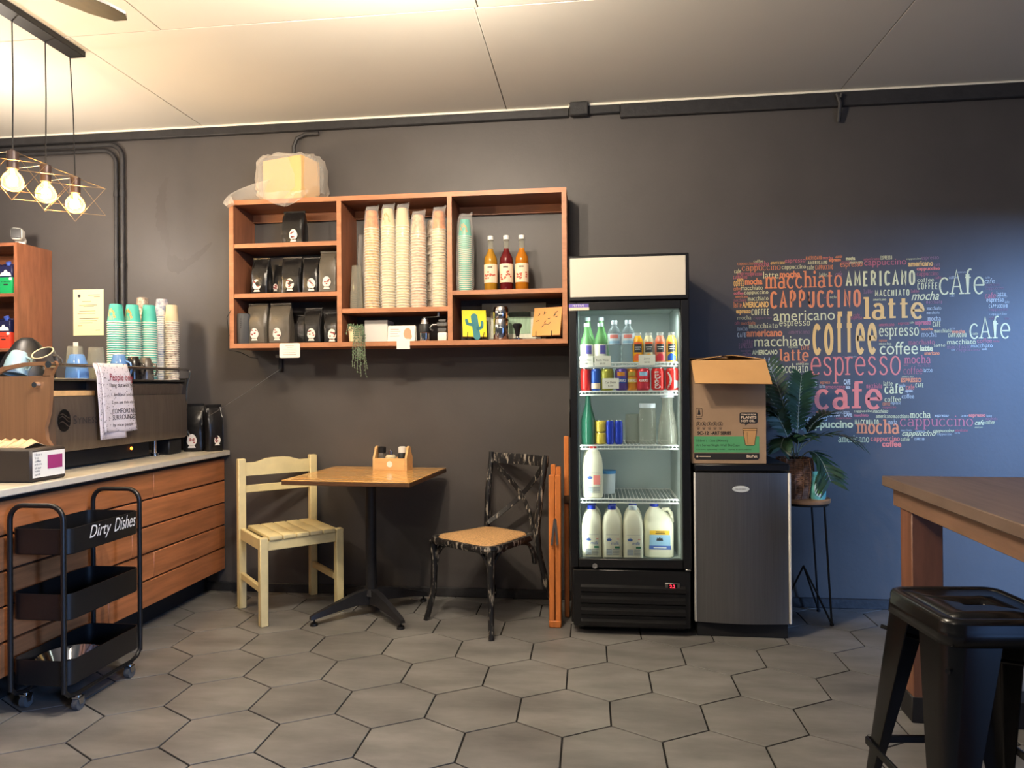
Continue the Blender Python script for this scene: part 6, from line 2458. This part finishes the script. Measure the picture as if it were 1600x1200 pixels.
CNAME = {'O': 'orange', 'S': 'salmon', 'Y': 'amber', 'C': 'cream', 'P': 'rose', 'W': 'pale grey', 'M': 'mauve'}
WORDS = '''macchiato S O 0.943 1.354 1.753 1.849
AMERICANO k C 1.371 1.730 1.750 1.844
CAPPUCCINO k O 0.972 1.449 1.637 1.747
latte X Y 1.463 1.777 1.572 1.697
americano b C 0.988 1.313 1.576 1.631
coffee k Y 1.194 1.531 1.382 1.622
espresso s S 1.183 1.652 1.227 1.375
cafe X S 1.201 1.556 1.083 1.239
macchiato b C 0.884 1.181 1.435 1.494
espresso S C 1.542 1.746 1.464 1.528
coffee b C 1.544 1.740 1.382 1.452
cappuccino b P 1.468 1.686 1.858 1.902
cappuccino s O 0.821 1.029 1.848 1.891
latte b C 0.936 1.017 1.811 1.851
mocha B O 1.024 1.134 1.815 1.851
MACCHIATO k C 1.523 1.700 1.699 1.737
mocha i C 1.710 1.851 1.673 1.723
cAfe s C 1.851 2.081 1.699 1.839
cAfe s C 2.002 2.206 1.459 1.582
mocha S P 1.669 1.805 1.332 1.377
coffee s P 1.666 1.763 1.274 1.316
cappuccino s P 1.644 2.015 0.975 1.049
mocha X O 1.419 1.641 0.950 1.030
mocha S C 1.696 1.801 1.037 1.074
cafe X C 1.566 1.665 1.169 1.224
americano S C 1.324 1.485 0.905 0.945
coffee B S 1.551 1.650 0.880 0.915
cappuccino i C 1.655 1.827 0.931 0.969
cappuccino B C 1.153 1.402 0.970 1.025
latte X O 1.018 1.174 1.351 1.421
macchiato S C 0.997 1.170 1.288 1.340
americano B O 0.843 1.035 1.490 1.531
espresso S C 1.019 1.183 1.536 1.574
coffee S C 1.567 1.650 1.125 1.154
coffee S C 1.741 1.826 1.771 1.794
COFFEE k C 1.741 1.842 1.731 1.768
ESPRESSO B O 1.651 1.757 1.230 1.254
macchiato S C 0.855 1.011 1.536 1.566
cappuccino X S 1.492 1.643 0.906 0.940
macchiato b C 1.889 2.034 1.433 1.460
AMERICANO B Y 0.821 0.963 1.652 1.686
COFFEE k C 0.870 0.964 1.609 1.644
macchiato S C 0.851 0.962 1.691 1.715
cappuccino S C 0.832 0.962 1.722 1.747
macchiato b C 0.816 0.933 1.750 1.776
mocha B O 0.837 0.931 1.779 1.817
latte B C 1.752 1.817 1.398 1.431
macchiato s P 1.691 1.825 1.434 1.461
mocha s W 1.759 1.837 1.475 1.504
americano b W 1.127 1.267 1.022 1.055
cafe s W 1.078 1.141 0.976 1.026
americano b W 1.046 1.216 1.207 1.254
MACCHIATO k C 1.411 1.535 1.002 1.031
espresso b O 1.343 1.460 1.853 1.889
americano B Y 1.695 1.823 1.857 1.887
cappuccino B S 1.739 1.857 1.830 1.853
latte s W 0.880 1.008 1.329 1.378
COFFEE k Y 0.777 0.831 1.772 1.802
AMERICANO B C 0.872 1.008 1.390 1.417
CAFE k W 0.794 0.839 1.488 1.516
espresso b P 0.851 0.931 1.822 1.844
cappuccino S C 1.035 1.163 1.855 1.885
cafe S C 1.169 1.206 1.855 1.880
CAPPUCCINO k O 1.213 1.306 1.851 1.880
espresso b P 1.052 1.161 1.889 1.913
mocha b P 0.890 0.968 1.880 1.911
AMERICANO k C 1.174 1.276 1.883 1.904
AMERICANO k O 1.162 1.247 1.907 1.931
mocha S S 1.252 1.305 1.909 1.926
cappuccino s P 1.739 1.849 1.800 1.828
espresso b M 1.763 1.852 1.885 1.909
ESPRESSO k C 1.554 1.613 1.898 1.921
cafe S S 1.677 1.721 1.191 1.219
CAFE k C 1.726 1.766 1.202 1.227
latte b W 1.765 1.813 1.285 1.309
coffee b W 1.655 1.718 1.143 1.168
espresso B S 1.993 2.078 1.037 1.057
cafe i C 2.024 2.073 0.999 1.025
coffee b P 2.040 2.114 1.439 1.463
macchiato b W 2.010 2.117 1.414 1.436
cappuccino b M 1.935 2.054 1.390 1.411
macchiato s M 1.887 2.008 1.410 1.430
mocha B O 1.914 1.981 1.492 1.512
CAPPUCCINO k C 1.895 1.987 1.469 1.494
cafe b W 2.081 2.131 1.756 1.783
cafe S P 2.082 2.137 1.675 1.708
latte b W 2.140 2.187 1.688 1.713
cappuccino s M 2.085 2.176 1.718 1.737
espresso X W 2.089 2.176 1.650 1.674
CAPPUCCINO k W 2.100 2.194 1.623 1.644
cappuccino S M 2.102 2.195 1.605 1.622
cappuccino s W 2.104 2.189 1.583 1.599
mocha S W 1.791 1.859 1.562 1.586
espresso B P 1.726 1.809 1.533 1.560
americano B O 1.773 1.850 1.377 1.397
macchiato S C 1.823 1.911 1.497 1.518
macchiato S W 1.787 1.861 1.620 1.639
macchiato S W 1.786 1.852 1.598 1.614
macchiato k M 1.785 1.866 1.652 1.674'''
SMALL = '''coffee S C 0.885 0.937 1.903 1.917
cappuccino s O 0.797 0.885 1.886 1.907
americano S Y 0.975 1.052 1.889 1.909
cafe i O 1.319 1.355 1.915 1.932
mocha B C 1.374 1.422 1.901 1.921
americano S P 1.466 1.549 1.897 1.912
cappuccino S C 1.686 1.761 1.892 1.904
espresso B O 1.285 1.348 1.889 1.910
mocha s P 1.351 1.401 1.884 1.899
americano S C 1.391 1.460 1.882 1.897
CAPPUCCINO k P 0.775 0.849 1.811 1.833
cafe S C 0.780 0.817 1.845 1.869
espresso S P 0.795 0.884 1.831 1.848
cafe B Y 0.795 0.829 1.803 1.820
coffee S O 0.776 0.814 1.750 1.769
coffee B P 0.776 0.829 1.726 1.744
americano S O 0.784 0.853 1.708 1.722
macchiato s P 0.776 0.843 1.687 1.705
latte S O 0.775 0.818 1.654 1.685
espresso B Y 0.788 0.867 1.612 1.641
mocha b C 0.795 0.869 1.586 1.610
cappuccino s M 0.882 0.978 1.584 1.600
macchiato S O 0.812 0.891 1.557 1.577
cafe S P 0.780 0.807 1.560 1.578
mocha s W 0.792 0.849 1.525 1.551
latte s M 0.819 0.879 1.452 1.479
ESPRESSO k M 0.801 0.875 1.426 1.457
americano s M 1.068 1.182 1.503 1.525
espresso s C 1.067 1.116 1.420 1.435
LATTE k O 1.135 1.176 1.413 1.438
coffee S M 0.820 0.868 1.383 1.406
latte s W 0.840 0.880 1.356 1.382
macchiato S M 0.811 0.865 1.408 1.420
cafe S S 1.120 1.149 1.341 1.353
americano S C 1.107 1.173 1.331 1.345
latte s C 1.233 1.275 1.814 1.837
cafe i M 1.316 1.354 1.812 1.842
latte s M 1.464 1.514 1.716 1.740
espresso S P 1.396 1.455 1.570 1.591
cafe s P 1.409 1.444 1.591 1.611
americano S C 1.513 1.580 1.676 1.690
latte s P 1.708 1.750 1.714 1.734
americano S P 1.542 1.621 1.537 1.555
espresso S P 1.640 1.697 1.538 1.556
cafe S C 1.700 1.720 1.549 1.561
mocha B O 1.757 1.818 1.510 1.526
CAFE k C 1.817 1.856 1.528 1.559
espresso S O 1.542 1.582 1.448 1.464
mocha S C 1.541 1.606 1.436 1.448
latte S C 1.822 1.880 1.421 1.437
mocha s P 1.666 1.690 1.318 1.330
macchiato S M 1.737 1.802 1.313 1.329
americano s C 1.656 1.717 1.256 1.268
latte S C 1.561 1.609 1.212 1.239
mocha S W 1.641 1.674 1.207 1.223
macchiato k P 1.473 1.554 1.198 1.228
americano b P 1.261 1.363 1.200 1.220
latte S W 1.228 1.259 1.204 1.222
espresso S O 1.231 1.284 1.222 1.238
CAFE B W 1.356 1.390 1.221 1.249
latte B W 1.367 1.389 1.197 1.219
espresso B W 1.674 1.712 1.172 1.189
COFFEE k O 1.557 1.595 1.105 1.122
espresso S W 1.598 1.650 1.107 1.123
cappuccino S P 1.557 1.626 1.087 1.102
macchiato S O 1.210 1.287 1.063 1.081
americano b W 1.289 1.383 1.062 1.083
coffee S W 1.270 1.335 1.044 1.063
CAFE B W 1.354 1.397 1.046 1.066
cappuccino S C 1.407 1.503 1.066 1.083
macchiato i C 1.505 1.585 1.066 1.086
macchiato B P 1.407 1.483 1.046 1.062
americano s P 1.311 1.392 1.032 1.043
americano S C 1.521 1.607 1.038 1.058
macchiato S C 1.610 1.692 1.037 1.057
mocha S W 1.585 1.630 1.002 1.029
espresso i W 1.823 1.893 1.037 1.055
latte S W 1.953 1.990 1.042 1.054
latte s W 2.082 2.110 1.040 1.054
macchiato S M 2.078 2.137 1.024 1.041
coffee S C 2.079 2.123 1.003 1.024
americano s C 2.022 2.063 0.982 0.992
macchiato s W 1.650 1.705 0.966 0.977
espresso S W 1.724 1.771 0.959 0.969
cappuccino i C 1.813 1.920 0.955 0.977
cappuccino s W 1.834 1.908 0.940 0.957
americano S P 1.924 1.987 0.963 0.979
mocha s W 1.922 1.949 0.953 0.962
coffee S C 1.648 1.693 0.913 0.932
ESPRESSO k W 1.719 1.768 0.916 0.932
coffee S W 1.902 1.947 1.785 1.801
espresso s W 1.940 1.989 1.813 1.823
latte s W 2.084 2.108 1.782 1.794
macchiato s M 2.085 2.158 1.740 1.757
cafe s W 1.904 1.929 1.688 1.700
espresso s W 2.139 2.192 1.676 1.689
latte S W 2.180 2.203 1.648 1.662
coffee s M 2.100 2.138 1.561 1.577
latte s M 2.179 2.204 1.560 1.574
cafe S C 2.018 2.045 1.482 1.496
mocha S P 2.119 2.151 1.441 1.453
cafe s W 1.910 1.929 1.399 1.409
cafe i W 2.063 2.089 1.400 1.412
mocha s W 1.902 1.930 1.514 1.524
CAFE k M 1.828 1.856 1.855 1.872
cafe s P 1.828 1.863 1.787 1.803
coffee k W 1.035 1.084 1.135 1.171
cafe b M 1.137 1.186 1.128 1.160
latte s W 1.040 1.074 1.106 1.125
americano S W 1.135 1.182 1.178 1.196
coffee s W 1.093 1.127 1.105 1.120
mocha S W 1.147 1.186 1.099 1.120
CAPPUCCINO k M 1.147 1.200 1.081 1.099
espresso s M 1.149 1.210 1.063 1.077
latte S W 0.958 0.997 1.294 1.334
espresso s M 1.090 1.173 1.257 1.277
cappuccino s M 1.280 1.367 1.369 1.379
americano s W 1.376 1.424 1.370 1.378
cafe S P 1.259 1.288 1.695 1.705
mocha S C 1.288 1.322 1.694 1.709'''
t = thing('coffee_word_mural', 'wall decal of coffee words in warm colours forming a cup and saucer', 'mural', (1.5, WY2, .87))
yw = WY2 - .0012
for ln in WORDS.split('\n'):
    w, st, c, x0, x1, z0, z1 = ln.split()
    x0, x1, z0, z1 = map(float, (x0, x1, z0, z1))
    b = MB()
    text(b, w, (x0, yw, z0), (1, 0, 0), (0, 0, 1), z1 - z0, w=x1 - x0, glyphs=word_glyphs(w, st))
    o = b.build('word', 'vinyl_' + c, t, smooth=False)
    if (x1 - x0) * (z1 - z0) > .016:
        o['label'] = 'large %s word %s' % (CNAME[c], w.lower())
b = MB()
for ln in SMALL.split('\n'):
    w, st, c, x0, x1, z0, z1 = ln.split()
    x0, x1, z0, z1 = map(float, (x0, x1, z0, z1))
    text(b, w, (x0, yw, z0), (1, 0, 0), (0, 0, 1), z1 - z0, w=x1 - x0, glyphs=word_glyphs(w, st), m='OSYCPWM'.index(c))
o = b.build('small_words', ['vinyl_' + c for c in 'OSYCPWM'], t, smooth=False)
o['kind'] = 'stuff'

# ================================================================ TALL BAR TABLE AND STOOL
BTZ = .868
t = thing('bar_table', 'heavy brown timber table with square legs and a dark floor beam', 'table', (1.10, 2.87, 0), radians(-2.5))
b = MB()
b.box(0, 1.25, -1.75, 0, BTZ - .038, BTZ, .003)
b.build('table_top', 'bar_top', t, True)
b = MB()
b.box(.030, .052, -1.72, -.03, BTZ - .108, BTZ - .039, .002)
b.box(.053, 1.19, -.052, -.03, BTZ - .108, BTZ - .039, .002)
b.box(1.19, 1.212, -1.72, -.03, BTZ - .108, BTZ - .039, .002)
b.build('apron', 'bar_apron', t, True)
for x in (.040, 1.09):
    for y in (-.175, -1.70):
        b = MB()
        b.box(x, x + .105, y, y + .105, .0, BTZ - .109, .003)
        b.build('leg', 'bar_wood', t, True)
b = MB()
b.box(.035, 1.20, -.176, -.07 + .002, .0, .095, .003)
b.build('floor_beam', 'kick_dark', t, True)

t = thing('metal_stool', 'glossy black metal stool with a hand hole in its square seat by the tall table', 'stool', (.962, 1.935, 0), radians(5))
SS = .66


def rsq3(hw, z, r):
    P = []
    for cx, cy, a0 in ((hw - r, hw - r, 0), (-hw + r, hw - r, 90), (-hw + r, -hw + r, 180), (hw - r, -hw + r, 270)):
        P += [(cx + r * cos(radians(a0 + 15 * q)), cy + r * sin(radians(a0 + 15 * q)), z) for q in range(7)]
    return P


b = MB()
b.loft([rsq3(.156, SS - .062, .045), rsq3(.154, SS - .030, .045), rsq3(.152, SS - .026, .045), rsq3(.152, SS - .012, .044), rsq3(.148, SS - .003, .042), rsq3(.142, SS, .038), rsq3(.134, SS - .0005, .034), rsq3(.122, SS - .0025, .03)], False, False)
outer = rsq3(.122, SS - .0025, .03)
hole = []
n = len(outer)
for i, p in enumerate(outer):
    a = math.atan2(p[1], p[0])
    hole.append((.038 * cos(a), .014 * sin(a), SS - .004))
b.loft([outer, hole], False, False)
b.loft([hole, [(p[0] * .95, p[1] * .95, p[2] - .014) for p in hole]], False, False)
o = b.build('seat', 'black_gloss', t, True, angle=50)
md = o.modifiers.new('thick', 'SOLIDIFY')
md.thickness = .0015
for sx in (-1, 1):
    for sy in (-1, 1):
        b = MB()
        rings = []
        for f in [q / 6 for q in range(7)]:
            z = (SS - .055) * (1 - f)
            cx = .153 + .052 * f
            arm = .105 * (1 - f) ** .9 + .022
            rc = .035 * (1 - f) + .010
            th = .003
            outl, inn = [], []
            outl.append((cx - arm, cx, z))
            for q in range(7):
                a = pi / 2 - pi / 2 * q / 6
                outl.append((cx - rc + rc * cos(a), cx - rc + rc * sin(a), z))
            outl.append((cx, cx - arm, z))
            inn = [(x - (th if i > 1 else 0) * 1.0 - (0 if i > 1 else 0), y - (th if i < 8 else 0), zz) for i, (x, y, zz) in enumerate(outl)]
            inn = [(min(x, cx - th), min(y, cx - th), zz) for x, y, zz in inn]
            rings.append([(sx * x, sy * y, zz) for x, y, zz in outl + inn[::-1]])
        b.loft(rings, True, True)
        b.build('leg', 'black_gloss', t, True, angle=50)
for s in (-1, 1):
    for ax in (0, 1):
        b = MB()
        q = .184
        z = .215
        if ax == 0:
            b.obox((-q, s * (q + .006), z), (q, s * (q + .006), z), .008, .022, bev=.002)
        else:
            b.obox((s * (q + .006), -q, z), (s * (q + .006), q, z), .008, .022, bev=.002)
        b.build('foot_rail', 'black_gloss', t, True)
for s in (-1, 1):
    b = MB()
    b.tube([(-.158, -.158 * s, .545), (0, 0, .53 + .012 * s), (.158, .158 * s, .545)], .006, 8)
    b.build('cross_brace', 'black_gloss', t, True)
